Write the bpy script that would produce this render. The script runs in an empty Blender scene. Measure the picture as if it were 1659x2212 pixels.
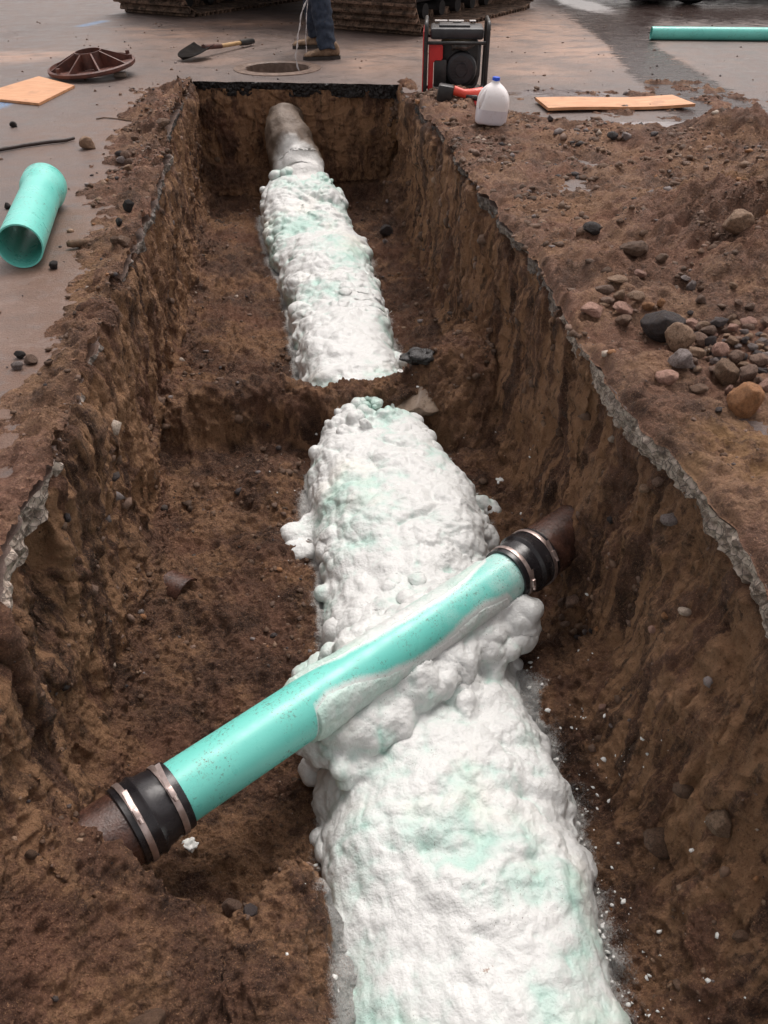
import bpy, bmesh, math, random
import numpy as np
from mathutils import Vector, Matrix, Quaternion
from mathutils.bvhtree import BVHTree
R = math.radians
scene = bpy.context.scene
COL = scene.collection
# ------------------------------------------------------------------ camera
FPX, CAMH = 800.0, 1.15
PITCH = math.atan((512 + 106.5) / FPX)
YAW = math.atan((384 - 262.0) * math.cos(PITCH) / FPX)
FW = np.array([math.sin(YAW) * math.cos(PITCH), math.cos(YAW) * math.cos(PITCH), -math.sin(PITCH)])
RT = np.array([math.cos(YAW), -math.sin(YAW), 0.0])
UP = np.cross(RT, FW)
CAM = np.array([0, 0, CAMH])
cd = bpy.data.cameras.new('camera'); cam = bpy.data.objects.new('camera', cd); COL.objects.link(cam)
cam.matrix_world = Matrix(((RT[0], UP[0], -FW[0], 0), (RT[1], UP[1], -FW[1], 0), (RT[2], UP[2], -FW[2], CAMH), (0, 0, 0, 1)))
cd.sensor_fit = 'HORIZONTAL'; cd.sensor_width = 36; cd.lens = FPX / 768 * 36
cd.clip_start = 0.02; cd.clip_end = 500
scene.camera = cam
scene.render.resolution_x = 768; scene.render.resolution_y = 1024
# ------------------------------------------------------------------ overcast sky + soft sun
world = bpy.data.worlds.new('World'); scene.world = world; world.use_nodes = True
wn = world.node_tree.nodes; wl = world.node_tree.links
sky = wn.new('ShaderNodeTexSky'); sky.sky_type = 'NISHITA'; sky.sun_disc = False
SUN_EL, SUN_ROT = R(62), R(25)
sky.sun_elevation = SUN_EL; sky.sun_rotation = SUN_ROT; sky.dust_density = 4.0; sky.air_density = 1.0
hs = wn.new('ShaderNodeHueSaturation'); hs.inputs['Saturation'].default_value = 0.12
tint = wn.new('ShaderNodeMix'); tint.data_type = 'RGBA'; tint.blend_type = 'MULTIPLY'; tint.inputs[0].default_value = 1.0
tint.inputs[7].default_value = (1.0, 0.93, 0.90, 1)
wl.new(sky.outputs[0], hs.inputs['Color']); wl.new(hs.outputs[0], tint.inputs[6])
bg = wn['Background']; bg.inputs['Strength'].default_value = 0.15
wl.new(tint.outputs[2], bg.inputs['Color'])
sl = bpy.data.lights.new('sun', 'SUN'); sl.energy = 1.1; sl.angle = R(28); sl.color = (1.0, 0.95, 0.90)
so = bpy.data.objects.new('sun', sl); COL.objects.link(so)
sd = Vector((math.sin(SUN_ROT) * math.cos(SUN_EL), math.cos(SUN_ROT) * math.cos(SUN_EL), math.sin(SUN_EL)))
so.rotation_euler = sd.to_track_quat('Z', 'Y').to_euler()
scene.view_settings.view_transform = 'Standard'; scene.view_settings.look = 'None'
scene.view_settings.exposure = 0.45; scene.view_settings.gamma = 1.0

# ------------------------------------------------------------------ photo point -> world point
KP = 768 / 1659.0
def ray(x, y): return FW * FPX + RT * (x * KP - 384) + UP * (512 - y * KP)
def atz(x, y, z=0.0):
    r = ray(x, y); return CAM + r * ((z - CAMH) / r[2])
def aty(x, y, Y):
    r = ray(x, y); return CAM + r * (Y / r[1])

# ------------------------------------------------------------------ numpy noise
rs = np.random.RandomState(7)
TB = rs.rand(64, 64, 64).astype(np.float32)
def vn(P):
    I = np.floor(P).astype(np.int64); f = (P - I); f = f * f * f * (f * (f * 6 - 15) + 10)
    a = I & 63; b = (I + 1) & 63
    x0, y0, z0 = a[:, 0], a[:, 1], a[:, 2]; x1, y1, z1 = b[:, 0], b[:, 1], b[:, 2]
    fx, fy, fz = f[:, 0], f[:, 1], f[:, 2]
    c00 = TB[x0, y0, z0] * (1 - fx) + TB[x1, y0, z0] * fx
    c10 = TB[x0, y1, z0] * (1 - fx) + TB[x1, y1, z0] * fx
    c01 = TB[x0, y0, z1] * (1 - fx) + TB[x1, y0, z1] * fx
    c11 = TB[x0, y1, z1] * (1 - fx) + TB[x1, y1, z1] * fx
    return ((c00 * (1 - fy) + c10 * fy) * (1 - fz) + (c01 * (1 - fy) + c11 * fy) * fz) * 2 - 1
def fbm(P, s, o=4, g=.5, seed=0.0):
    r = 0; a = 1; P = np.asarray(P, float) / s + seed + 100.3
    for k in range(o):
        r = r + a * vn(P); P = P * 2.03 + 17.7; a *= g
    return r
WO = rs.rand(32, 32, 32, 3)
def worley(P, s, seed=0.0, jit=.9):
    P = np.asarray(P, float) / s + seed + 50.1
    I = np.floor(P).astype(np.int64); f1 = np.full(len(P), 9.0); f2 = f1.copy(); idr = np.zeros(len(P))
    for dx in (-1, 0, 1):
        for dy in (-1, 0, 1):
            for dz in (-1, 0, 1):
                J = I + (dx, dy, dz); M = J & 31
                o = WO[M[:, 0], M[:, 1], M[:, 2]]
                d = ((J + .5 + (o - .5) * jit - P) ** 2).sum(1) ** .5
                n = d < f1; f2 = np.where(n, f1, np.minimum(f2, d)); idr = np.where(n, o[:, 0] * 7.3 % 1, idr); f1 = np.where(n, d, f1)
    return f1, f2, idr
def sst(x, a, b):
    t = np.clip((x - a) / (b - a), 0, 1); return t * t * (3 - 2 * t)

# ------------------------------------------------------------------ object helpers
def tag(o, label=None, cat=None, group=None, kind=None):
    for k, v in (('label', label), ('category', cat), ('group', group), ('kind', kind)):
        if v: o[k] = v
    return o
def empty(name, loc=(0, 0, 0), rz=0.0, **k):
    o = bpy.data.objects.new(name, None); o.location = loc; o.rotation_euler = (0, 0, rz); o.empty_display_size = .1
    COL.objects.link(o); return tag(o, **k)
def link(name, me, m, parent=None, smooth=True):
    o = bpy.data.objects.new(name, me); COL.objects.link(o)
    if m: me.materials.append(m)
    if smooth: me.polygons.foreach_set('use_smooth', [True] * len(me.polygons))
    if parent: o.parent = parent
    return o
def npmesh(name, V, Q, attrs=None):
    me = bpy.data.meshes.new(name); V = np.asarray(V, np.float32); Q = np.asarray(Q, np.int32)
    me.vertices.add(len(V)); me.vertices.foreach_set('co', V.ravel())
    n = Q.shape[1]
    me.loops.add(Q.size); me.loops.foreach_set('vertex_index', Q.ravel())
    me.polygons.add(len(Q)); me.polygons.foreach_set('loop_start', np.arange(0, Q.size, n, dtype=np.int32))
    me.update(calc_edges=True); me.validate()
    for k, v in (attrs or {}).items():
        a = me.attributes.new(k, 'FLOAT', 'POINT'); a.data.foreach_set('value', np.asarray(v, np.float32).ravel())
    return me
def gridq(nr, nc, off=0, close=False):
    c = np.arange(nc if close else nc - 1); r = np.arange(nr - 1)
    rr, cc = np.meshgrid(r, c, indexing='ij'); c2 = (cc + 1) % nc
    return np.stack([rr * nc + cc, rr * nc + c2, (rr + 1) * nc + c2, (rr + 1) * nc + cc], -1).reshape(-1, 4) + off
def gnormals(G):
    du = np.gradient(G, axis=1); dv = np.gradient(G, axis=0); n = np.cross(du, dv)
    return n / (np.linalg.norm(n, axis=2, keepdims=True) + 1e-9)
class MB:
    def __init__(s): s.v = []; s.f = []
    def add(s, V, F):
        o = len(s.v); s.v += [tuple(p) for p in V]; s.f += [tuple(i + o for i in f) for f in F]; return s
    def box(s, c, d, rot=None, ch=0.0):
        x, y, z = d[0] / 2, d[1] / 2, d[2] / 2
        if ch <= 0:
            V = [Vector((i * x, j * y, k * z)) for i in (-1, 1) for j in (-1, 1) for k in (-1, 1)]
            F = [(0, 1, 3, 2), (4, 6, 7, 5), (0, 4, 5, 1), (2, 3, 7, 6), (0, 2, 6, 4), (1, 5, 7, 3)]
        else:
            bm = bmesh.new(); bmesh.ops.create_cube(bm, size=1)
            bmesh.ops.scale(bm, vec=d, verts=bm.verts)
            bmesh.ops.bevel(bm, geom=bm.edges[:], offset=ch, segments=2, affect='EDGES', profile=.5)
            V = [v.co.copy() for v in bm.verts]; F = [[v.index for v in f.verts] for f in bm.faces]; bm.free()
        if rot: V = [rot @ v for v in V]
        return s.add([v + Vector(c) for v in V], F)
    def tube(s, path, r, n=10, cap=True, close=False):
        P = [Vector(p) for p in path]; rr = r if isinstance(r, (list, tuple)) else [r] * len(P)
        t0 = (P[1] - P[0]).normalized(); u = t0.orthogonal().normalized(); V = []
        for i, p in enumerate(P):
            if close: t = (P[(i + 1) % len(P)] - P[i - 1]).normalized()
            else: t = (P[min(i + 1, len(P) - 1)] - P[max(i - 1, 0)]).normalized()
            u = (u - t * u.dot(t)).normalized(); w = t.cross(u)
            V += [p + (u * math.cos(a) + w * math.sin(a)) * rr[i] for a in [2 * math.pi * k / n for k in range(n)]]
        m = len(P); F = []
        for i in range(m if close else m - 1):
            j = (i + 1) % m
            F += [(i * n + k, i * n + (k + 1) % n, j * n + (k + 1) % n, j * n + k) for k in range(n)]
        if cap and not close: F += [tuple(range(n - 1, -1, -1)), tuple(range((m - 1) * n, m * n))]
        return s.add(V, F)
    def lathe(s, prof, n=32, M=None, a0=0.0, a1=2 * math.pi, cap=False):
        full = a1 - a0 > 6.28; c = n if full else n + 1; V = []
        for (r, z) in prof:
            for k in range(c):
                a = a0 + (a1 - a0) * k / n; V.append(Vector((r * math.cos(a), r * math.sin(a), z)))
        if M: V = [M @ v for v in V]
        F = []
        for i in range(len(prof) - 1):
            for k in range(n):
                k2 = (k + 1) % c if full else k + 1
                F.append((i * c + k, i * c + k2, (i + 1) * c + k2, (i + 1) * c + k))
        return s.add(V, F)
    def prism(s, poly, z0, z1, M=None):
        n = len(poly); V = [Vector((x, y, z0)) for x, y in poly] + [Vector((x, y, z1)) for x, y in poly]
        if M: V = [M @ v for v in V]
        return s.add(V, [tuple(range(n - 1, -1, -1)), tuple(range(n, 2 * n))] + [(i, (i + 1) % n, n + (i + 1) % n, n + i) for i in range(n)])
    def build(s, name, m, parent=None, smooth=False, bevel=0.0, auto=None):
        me = bpy.data.meshes.new(name); me.from_pydata([tuple(v) for v in s.v], [], s.f); me.update()
        o = link(name, me, m, parent, smooth)
        bm = bmesh.new(); bm.from_mesh(me); bmesh.ops.recalc_face_normals(bm, faces=bm.faces)
        if auto:
            for e in bm.edges:
                if len(e.link_faces) == 2 and e.calc_face_angle(0) > R(auto): e.smooth = False
        bm.to_mesh(me); bm.free()
        if bevel:
            b = o.modifiers.new('b', 'BEVEL'); b.width = bevel; b.segments = 2; b.limit_method = 'ANGLE'
        return o
def frame(o, x, y):   # matrix: local z = cross of the two, columns x,y,z at o
    x = Vector(x).normalized(); y = Vector(y); z = x.cross(y).normalized(); y = z.cross(x)
    return Matrix(((x.x, y.x, z.x, o[0]), (x.y, y.y, z.y, o[1]), (x.z, y.z, z.z, o[2]), (0, 0, 0, 1)))

# ------------------------------------------------------------------ materials
class NT:
    def __init__(s, name):
        s.m = bpy.data.materials.new(name); s.m.use_nodes = True; s.t = s.m.node_tree
        s.b = s.t.nodes['Principled BSDF']; s.tc = s.t.nodes.new('ShaderNodeTexCoord')
    def L(s, a, b): s.t.links.new(a, b)
    def n(s, typ, **k):
        nd = s.t.nodes.new('ShaderNode' + typ)
        for q, v in k.items(): setattr(nd, q, v)
        return nd
    def mapv(s, sc=(1, 1, 1), co='Object'):
        mp = s.n('Mapping'); mp.inputs['Scale'].default_value = sc; s.L(s.tc.outputs[co], mp.inputs[0]); return mp.outputs[0]
    def noise(s, scale, det=5, ro=.6, v=None, dist=0.0):
        nd = s.n('TexNoise'); nd.inputs['Scale'].default_value = scale; nd.inputs['Detail'].default_value = det
        nd.inputs['Roughness'].default_value = ro; nd.inputs['Distortion'].default_value = dist
        s.L(v or s.tc.outputs['Object'], nd.inputs['Vector']); return nd.outputs['Fac']
    def vor(s, scale, feat='F1', v=None, out='Distance'):
        nd = s.n('TexVoronoi', feature=feat); nd.inputs['Scale'].default_value = scale
        s.L(v or s.tc.outputs['Object'], nd.inputs['Vector']); return nd.outputs[out]
    def ramp(s, fac, a, b, ca=0.0, cb=1.0):
        nd = s.n('MapRange'); nd.interpolation_type = 'SMOOTHSTEP'
        for k, v in zip(('From Min', 'From Max', 'To Min', 'To Max'), (a, b, ca, cb)): nd.inputs[k].default_value = v
        s.L(fac, nd.inputs['Value']); return nd.outputs[0]
    def mix(s, fac, a, b, bt='MIX'):
        nd = s.n('Mix', data_type='RGBA', blend_type=bt)
        for sock, v in ((nd.inputs[0], fac), (nd.inputs[6], a), (nd.inputs[7], b)):
            if hasattr(v, 'is_output') or hasattr(v, 'links'): s.L(v, sock)
            elif isinstance(v, (tuple, list)): sock.default_value = (*v[:3], 1)
            else: sock.default_value = v
        return nd.outputs[2]
    def math(s, op, a, b=0.0):
        nd = s.n('Math', operation=op)
        for sock, v in zip(nd.inputs, (a, b)):
            if hasattr(v, 'links'): s.L(v, sock)
            else: sock.default_value = v
        return nd.outputs[0]
    def attr(s, name):
        nd = s.n('Attribute'); nd.attribute_name = name; return nd.outputs['Fac']
    def bump(s, h, dist, strength=1.0, prev=None):
        nd = s.n('Bump'); nd.inputs['Distance'].default_value = dist; nd.inputs['Strength'].default_value = strength
        s.L(h, nd.inputs['Height'])
        if prev: s.L(prev, nd.inputs['Normal'])
        return nd.outputs[0]
    def fin(s, col=None, rough=None, nrm=None, metal=None, spec=None):
        for k, v in (('Base Color', col), ('Roughness', rough), ('Normal', nrm), ('Metallic', metal), ('Specular IOR Level', spec)):
            if v is None: continue
            if hasattr(v, 'links'): s.L(v, s.b.inputs[k])
            elif isinstance(v, (tuple, list)): s.b.inputs[k].default_value = (*v[:3], 1)
            else: s.b.inputs[k].default_value = v
        return s.m

def soil_nodes(g, dark, mid, ochre, red):
    n1 = g.noise(2.2, 4); n2 = g.noise(9, 5, .65); n3 = g.noise(45, 5, .7)
    c = g.mix(g.ramp(n2, .36, .58), dark, mid)
    c = g.mix(g.math('MULTIPLY', g.ramp(g.noise(26, 6, .75), .47, .60), .7), c, tuple(v * .62 for v in dark))
    c = g.mix(g.ramp(n1, .45, .68), c, red)
    oc = g.math('MULTIPLY', g.ramp(g.noise(3.1, 6, .7, g.mapv((1, 1, .55))), .47, .60), g.ramp(n3, .3, .6))
    c = g.mix(g.math('MULTIPLY', oc, .8), c, ochre)
    c = g.mix(g.math('MULTIPLY', g.ramp(n3, .5, .72), .45), c, tuple(v * .35 for v in dark))
    c = g.mix(g.math('MULTIPLY', g.ramp(g.noise(160, 3, .7), .56, .74), .55), c, tuple(v * 1.6 for v in ochre))
    return c
def m_soil(name, wall=True, dark=(.080, .042, .029), mid=(.190, .099, .064), ochre=(.47, .265, .145), red=(.23, .112, .072)):
    g = NT(name); c = soil_nodes(g, dark, mid, ochre, red)
    if wall:
        w = g.attr('wall')
        st = g.noise(7, 5, .7, g.mapv((1, 1.5, .22)), .6)
        f = g.math('MULTIPLY', w, g.ramp(st, .45, .56))
        c = g.mix(g.math('MULTIPLY', f, .85), c, (.51, .285, .155))
        c = g.mix(g.math('MULTIPLY', w, g.math('MULTIPLY', g.ramp(g.noise(13, 5, .7, g.mapv((1, 1.2, .35))), .56, .66), .7)), c, (.045, .029, .020))
        sp = g.ramp(g.math('ADD', g.attr('spray'), g.math('SUBTRACT', g.noise(150, 4, .85), .5)), .5, .85)
        c = g.mix(sp, c, (.75, .75, .73))
    gr_ = g.noise(230, 3, .75); gs = g.math('MULTIPLY', g.ramp(gr_, .56, .68), .6)
    c = g.mix(gs, c, tuple(v * 1.15 for v in ochre)); c = g.mix(g.math('MULTIPLY', g.ramp(gr_, .44, .34), .5), c, tuple(v * .35 for v in dark))
    if not wall: c = g.mix(g.math('MULTIPLY', g.attr('sand'), g.ramp(g.noise(18, 5, .7), .35, .55)), c, (.46, .27, .13))
    a = g.noise(75, 6, .78); b = g.vor(110, 'F1'); d = g.noise(300, 3, .7)
    nb = g.bump(g.noise(30, 6, .75), .03, .7); nb = g.bump(a, .02, 1, nb); nb = g.bump(b, .007, .8, nb); nb = g.bump(d, .004, .9, nb)
    rr = g.ramp(g.noise(6, 4), .4, .65, .62, .95)
    return g.fin(c, rr, nb, spec=.3)
SOIL = m_soil('wet_brown_soil'); DIRT = m_soil('loose_dirt', False, (.135, .074, .052), (.29, .158, .107), (.52, .31, .19), (.34, .18, .125))

def m_ground():
    g = NT('wet_asphalt')
    n1 = g.noise(1.3, 5, .6); n2 = g.noise(5, 6, .65); gr = g.noise(260, 3, .8); v = g.vor(140)
    c = g.mix(g.ramp(n2, .35, .65), (.092, .068, .062), (.150, .108, .094))
    c = g.mix(g.math('MULTIPLY', g.ramp(n1, .46, .62), .55), c, (.082, .064, .061))
    c = g.mix(g.math('MULTIPLY', g.ramp(g.noise(2.6, 6, .7), .52, .66), .5), c, (.19, .125, .098))
    c = g.mix(g.math('MULTIPLY', g.ramp(gr, .5, .7), .45), c, (.30, .25, .22))
    c = g.mix(g.math('MULTIPLY', g.ramp(v, .12, .32, 1, 0), .35), c, (.05, .042, .04))
    tanf = g.math('MULTIPLY', g.attr('tan'), g.ramp(g.noise(3.0, 6, .65, g.mapv((1, 1.8, 1))), .30, .58))
    c = g.mix(g.math('MULTIPLY', tanf, .85), c, (.42, .255, .18))
    ms = g.math('MINIMUM', 1.0, g.math('MULTIPLY', g.math('MULTIPLY', g.attr('muddy'), 1.3), g.ramp(g.noise(11, 6, .75), .36, .54)))
    c = g.mix(ms, c, (.155, .088, .06))
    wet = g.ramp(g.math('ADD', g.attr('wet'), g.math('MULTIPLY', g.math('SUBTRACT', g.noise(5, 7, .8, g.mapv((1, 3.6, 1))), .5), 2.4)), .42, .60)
    c = g.mix(wet, c, (.040, .026, .023))  # wet ground, with the reflection of dark vehicles painted into its colour
    pud = g.ramp(g.math('ADD', g.attr('puddle'), g.math('MULTIPLY', g.math('SUBTRACT', g.noise(4.5, 5, .7, g.mapv((.8, 1.8, 1))), .5), 1.2)), .45, .62)
    c = g.mix(g.math('MULTIPLY', pud, .6), c, (.16, .125, .125))
    bl = g.math('MULTIPLY', g.attr('blue'), g.ramp(g.noise(60, 3), .35, .55)); c = g.mix(bl, c, (.13, .24, .42))
    cut = g.attr('cut')
    cc = g.mix(g.ramp(g.noise(38, 4, .7, g.mapv((1, 1, 1))), .40, .58), (.22, .165, .13), (.60, .50, .42))
    cc = g.mix(g.ramp(g.vor(42, 'DISTANCE_TO_EDGE'), .0, .07, .8, 0), cc, (.06, .048, .042))
    cc = g.mix(g.attr('black'), cc, (.018, .015, .015))
    c = g.mix(cut, c, cc)
    r = g.ramp(n2, .3, .7, .36, .62)
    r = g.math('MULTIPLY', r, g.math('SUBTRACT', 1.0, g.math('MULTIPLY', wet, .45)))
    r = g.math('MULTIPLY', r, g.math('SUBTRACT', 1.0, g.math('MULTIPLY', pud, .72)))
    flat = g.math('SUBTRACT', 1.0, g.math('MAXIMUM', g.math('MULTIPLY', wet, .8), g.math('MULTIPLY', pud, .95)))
    h = g.math('MULTIPLY', g.math('ADD', g.math('MULTIPLY', gr, .5), g.noise(90, 4, .7)), flat)
    nb = g.bump(h, .006, .9); nb = g.bump(g.noise(8, 3), .006, .5, nb)
    nb = g.bump(g.math('MULTIPLY', cut, g.vor(42)), .02, 1, nb)
    return g.fin(c, r, nb, spec=g.math('SUBTRACT', .5, g.math('MULTIPLY', wet, .36)))  # less specular in the wet streak so its painted reflection stays dark
GROUND = m_ground()

def m_foam():
    g = NT('spray_foam')
    a = g.attr('lump')
    gm = g.math('MULTIPLY', g.ramp(g.math('ADD', g.noise(2.4, 5, .66), g.math('MULTIPLY', a, -.17)), .40, .64), .9)
    c = g.mix(gm, (.68, .695, .685), (.40, .62, .55))
    c = g.mix(g.math('MULTIPLY', g.ramp(g.noise(2.3, 4), .52, .72), .5), c, (.80, .79, .70))
    dirt = g.math('MULTIPLY', g.ramp(g.noise(5, 3), .50, .62), g.ramp(g.noise(190, 2, .9), .655, .70))
    c = g.mix(dirt, c, (.10, .07, .05))
    c = g.mix(g.math('MULTIPLY', g.ramp(g.noise(7.3, 6, .8), .70, .74), .75), c, (.26, .16, .10))
    nb = g.bump(g.noise(55, 4, .6), .006, .7); nb = g.bump(g.vor(130, 'SMOOTH_F1'), .0025, .5, nb); nb = g.bump(g.noise(420, 3, .6), .0012, .7, nb)
    g.b.inputs['Subsurface Weight'].default_value = .0
    return g.fin(c, .42, nb, spec=.5)
FOAM = m_foam()

def m_green():
    g = NT('green_plastic')
    c = g.mix(g.ramp(g.noise(3, 3), .3, .7), (.140, .58, .51), (.175, .64, .56))
    mist = g.attr('mist')
    c = g.mix(g.ramp(g.math('ADD', mist, g.math('MULTIPLY', g.math('SUBTRACT', g.noise(260, 3, .9), .5), .9)), .12, .95), c, (.72, .78, .76))
    dirt = g.math('MULTIPLY', g.ramp(g.noise(9, 4, .7), .44, .60), g.ramp(g.noise(120, 4, .85), .56, .61))
    c = g.mix(g.math('MULTIPLY', dirt, .8), c, (.10, .075, .045))
    c = g.mix(g.math('MULTIPLY', g.ramp(g.noise(14, 5, .8), .62, .72), .35), c, (.16, .20, .12))
    return g.fin(c, g.ramp(g.noise(20, 4), .3, .7, .25, .42), g.bump(g.noise(200, 3), .0006, .4))
GREEN = m_green()
def m_simple(name, c1, c2, sc=20, rough=.5, metal=0.0, bd=.002, spec=.5, speck=None, bs=None):
    g = NT(name); c = g.mix(g.ramp(g.noise(sc, 5, .65), .35, .65), c1, c2)
    if speck: c = g.mix(g.math('MULTIPLY', g.ramp(g.noise(speck[0], 4, .8), speck[1], speck[1] + .06), speck[3]), c, speck[2])
    return g.fin(c, g.ramp(g.noise(sc * 1.7, 4), .3, .7, rough * .8, min(1, rough * 1.2)), g.bump(g.noise(bs or sc * 5, 5, .7), bd, .8), metal, spec)
RUST = m_simple('rusty_cast_iron', (.040, .020, .016), (.095, .045, .032), 22, .26, .0, .003, .6, (60, .60, (.16, .07, .045), .6))
RUSTD = m_simple('dark_rusty_iron', (.065, .024, .018), (.14, .05, .035), 14, .5, 0, .003, .5, (50, .58, (.03, .016, .013), .7))
RUBBER = m_simple('black_rubber', (.012, .011, .013), (.022, .020, .022), 12, .28, 0, .0008, .5, (120, .66, (.09, .06, .045), .6))
STEEL = m_simple('clamp_steel', (.42, .33, .30), (.58, .48, .45), 40, .35, .75, .0006)
BLACKP = m_simple('black_plastic', (.012, .012, .013), (.03, .028, .028), 15, .4)
DGREY = m_simple('dark_grey_plastic', (.020, .020, .024), (.038, .038, .042), 15, .42)
METALG = m_simple('dull_engine_metal', (.06, .058, .056), (.13, .125, .12), 25, .4, .5)
REDP = m_simple('red_paint', (.52, .022, .025), (.62, .035, .035), 12, .35, 0, .0006, .5, (80, .66, (.12, .05, .04), .7))
ORED = m_simple('orange_red_plastic', (.66, .06, .035), (.75, .085, .05), 20, .4)
TRACKM = m_simple('muddy_track_steel', (.095, .064, .047), (.29, .19, .135), 9, .85, 0, .006, .3, (30, .5, (.022, .016, .013), .8))
PAINTK = m_simple('dark_machine_paint', (.012, .011, .011), (.022, .02, .02), 8, .6)
DENIM = m_simple('blue_denim', (.018, .024, .038), (.036, .047, .070), 18, .85, 0, .002, .2, (40, .6, (.075, .06, .05), .5))
SHIRT = m_simple('grey_work_jacket', (.09, .09, .10), (.14, .14, .15), 12, .9)
SKIN = m_simple('skin', (.45, .27, .20), (.52, .33, .25), 10, .5)
BOOT = m_simple('tan_boot_leather', (.17, .11, .068), (.32, .22, .15), 22, .75, 0, .002, .3, (30, .58, (.06, .04, .028), .7))
SOLE = m_simple('boot_sole', (.02, .016, .014), (.045, .035, .03), 22, .8)
CRUST = m_simple('dried_mud_coat', (.15, .105, .075), (.25, .185, .135), 9, .5, 0, .004, .4, (26, .56, (.09, .06, .04), .6))
BAG = m_simple('black_plastic_film', (.010, .009, .010), (.02, .018, .018), 12, .25, 0, .01, .6)
FOAMBIT = m_simple('loose_foam', (.72, .73, .70), (.82, .82, .80), 30, .6, 0, .004)
CONC = m_simple('pale_cement_slab', (.20, .16, .13), (.30, .25, .21), 12, .7, 0, .005)
TWIG = m_simple('muddy_stick', (.10, .06, .035), (.18, .11, .07), 30, .8, 0, .004)
WATERM = NT('falling_water'); WATERM.b.inputs['Transmission Weight'].default_value = .55
WATERM = WATERM.fin((.85, .82, .82), .08, None, 0, .8)
def m_wood():
    g = NT('plywood'); v = g.mapv((3, 26, 3))
    c = g.mix(g.ramp(g.noise(2.2, 5, .6, v, .5), .35, .65), (.50, .225, .10), (.66, .35, .18))
    c = g.mix(g.math('MULTIPLY', g.ramp(g.noise(5, 5, .7), .55, .68), .6), c, (.34, .17, .09))
    return g.fin(c, .55, g.bump(g.noise(6, 5, .7, v), .002, .7))
WOOD = m_wood()
def m_rock(name, a, b, lo, cr):
    g = NT(name); oi = g.n('ObjectInfo')
    c = g.mix(g.ramp(g.noise(9, 5, .6), .35, .65), a, b)
    c = g.mix(g.math('MULTIPLY', g.ramp(g.noise(5, 6, .75), .48, .62), .7), c, lo)
    c = g.mix(g.math('MULTIPLY', g.ramp(g.noise(60, 4, .8), .56, .68), .5), c, cr)
    vv = g.ramp(oi.outputs['Random'], 0, 1, .75, 1.2); cm = g.n('CombineColor')
    for k in range(3): g.L(vv, cm.inputs[k])
    c = g.mix(1.0, c, cm.outputs[0], 'MULTIPLY')
    return g.fin(c, g.ramp(g.noise(12, 3), .3, .7, .45, .75), g.bump(g.noise(28, 6, .75), .022, .7), None, .3)
ROCKM = {'tan': m_rock('tan_stone', (.26, .165, .105), (.38, .25, .17), (.10, .06, .04), (.33, .24, .17)),
         'grey': m_rock('grey_stone', (.21, .175, .165), (.30, .255, .245), (.09, .06, .045), (.30, .27, .26)),
         'pink': m_rock('pink_stone', (.36, .21, .16), (.45, .27, .215), (.17, .095, .065), (.44, .30, .24)),
         'brown': m_rock('brown_stone', (.19, .12, .088), (.28, .185, .14), (.075, .047, .033), (.22, .16, .12)),
         'slate': m_rock('dark_slate', (.050, .042, .044), (.085, .070, .070), (.09, .065, .05), (.03, .026, .026)),
         'orange': m_rock('orange_stone', (.33, .155, .07), (.42, .21, .10), (.19, .10, .05), (.5, .3, .17)),
         'pale': m_rock('pale_stone', (.46, .37, .30), (.54, .45, .37), (.30, .2, .14), (.6, .5, .44)),
         'black': m_rock('black_asphalt_lump', (.018, .016, .017), (.035, .030, .030), (.05, .035, .028), (.07, .06, .055)),
         'clod': m_rock('soil_clod', (.13, .078, .052), (.20, .122, .082), (.065, .04, .027), (.19, .12, .075))}

# ================================================================== TRENCH SOIL
def xlip(Y, side):
    Y = np.atleast_1d(np.asarray(Y, float)); P = np.stack([Y, Y * 0 + side * 9.1, Y * 0], 1)
    n = .035 * fbm(P, .55, 3, .5) + .012 * fbm(P, .07, 3, .55)
    n = n * np.clip((7.0 - Y) / .6, .15, 1)
    return (-.64 + n) if side < 0 else (.94 + .9 * n)
def yback(x):
    x = np.asarray(x, float); return np.interp(x, [-.64, .95], [7.07, 6.74])
def spill(Y, side):
    q_ = np.stack([Y, Y * 0 + side * 4, Y * 0], 1); n_ = fbm(q_, .22, 3, .6, 2.9)
    b_ = np.interp(Y, [1.9, 2.5, 3.2, 7], [-.5, .35, .6, .7]) if side > 0 else np.interp(Y, [1.2, 1.9, 2.3, 7], [-.7, .2, .5, .7])
    return sst(b_ + .7 * n_, -.05, .35)
# control points (x,z) of the cross-section, 14 per station
def base14(zl=-.95, zr=-.95, fl=None):
    return [(-.72, -.05), (-.66, -.07), (-.655, -.32), (-.65, -.6), (-.64, zl + .10), (-.56, zl), (-.3, zl - .01), (.0, zl - .02),
            (.35, zr - .03), (.7, zr - .02), (.88, zr + .02), (.93, zr + .16), (.94, -.5), (.95, -.25), (.96, -.07), (1.04, -.05)]
ST = []
def st(Y, **ch):
    c = base14(ch.pop('zl', -.95), ch.pop('zr', -.95))
    for k, v in ch.items(): c[int(k[1:])] = v
    ST.append((Y, c))
near = dict(c2=(-.72, -.22), c3=(-.62, -.40), c4=(-.44, -.56), c5=(-.30, -.66), c6=(-.16, -.76), c7=(-.02, -.88), c8=(.35, -.97), c9=(.66, -.95), c10=(.76, -.86), c11=(.85, -.72), c12=(.94, -.48), c13=(.97, -.25))
st(-1.6, **near); st(.3, **near)
st(.62, **dict(near, c3=(-.62, -.42), c5=(-.28, -.68)))
st(.86, **dict(near, c3=(-.60, -.42), c4=(-.44, -.55), c5=(-.29, -.62), c6=(-.15, -.72), c7=(-.02, -.86), c10=(.78, -.88)))
st(.98, c3=(-.60, -.48), c4=(-.52, -.60), c5=(-.38, -.76), c6=(-.2, -.86), c7=(0, -.95), c9=(.68, -.95), c10=(.80, -.90), c11=(.87, -.72), c12=(.90, -.46), c13=(.95, -.22))
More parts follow.
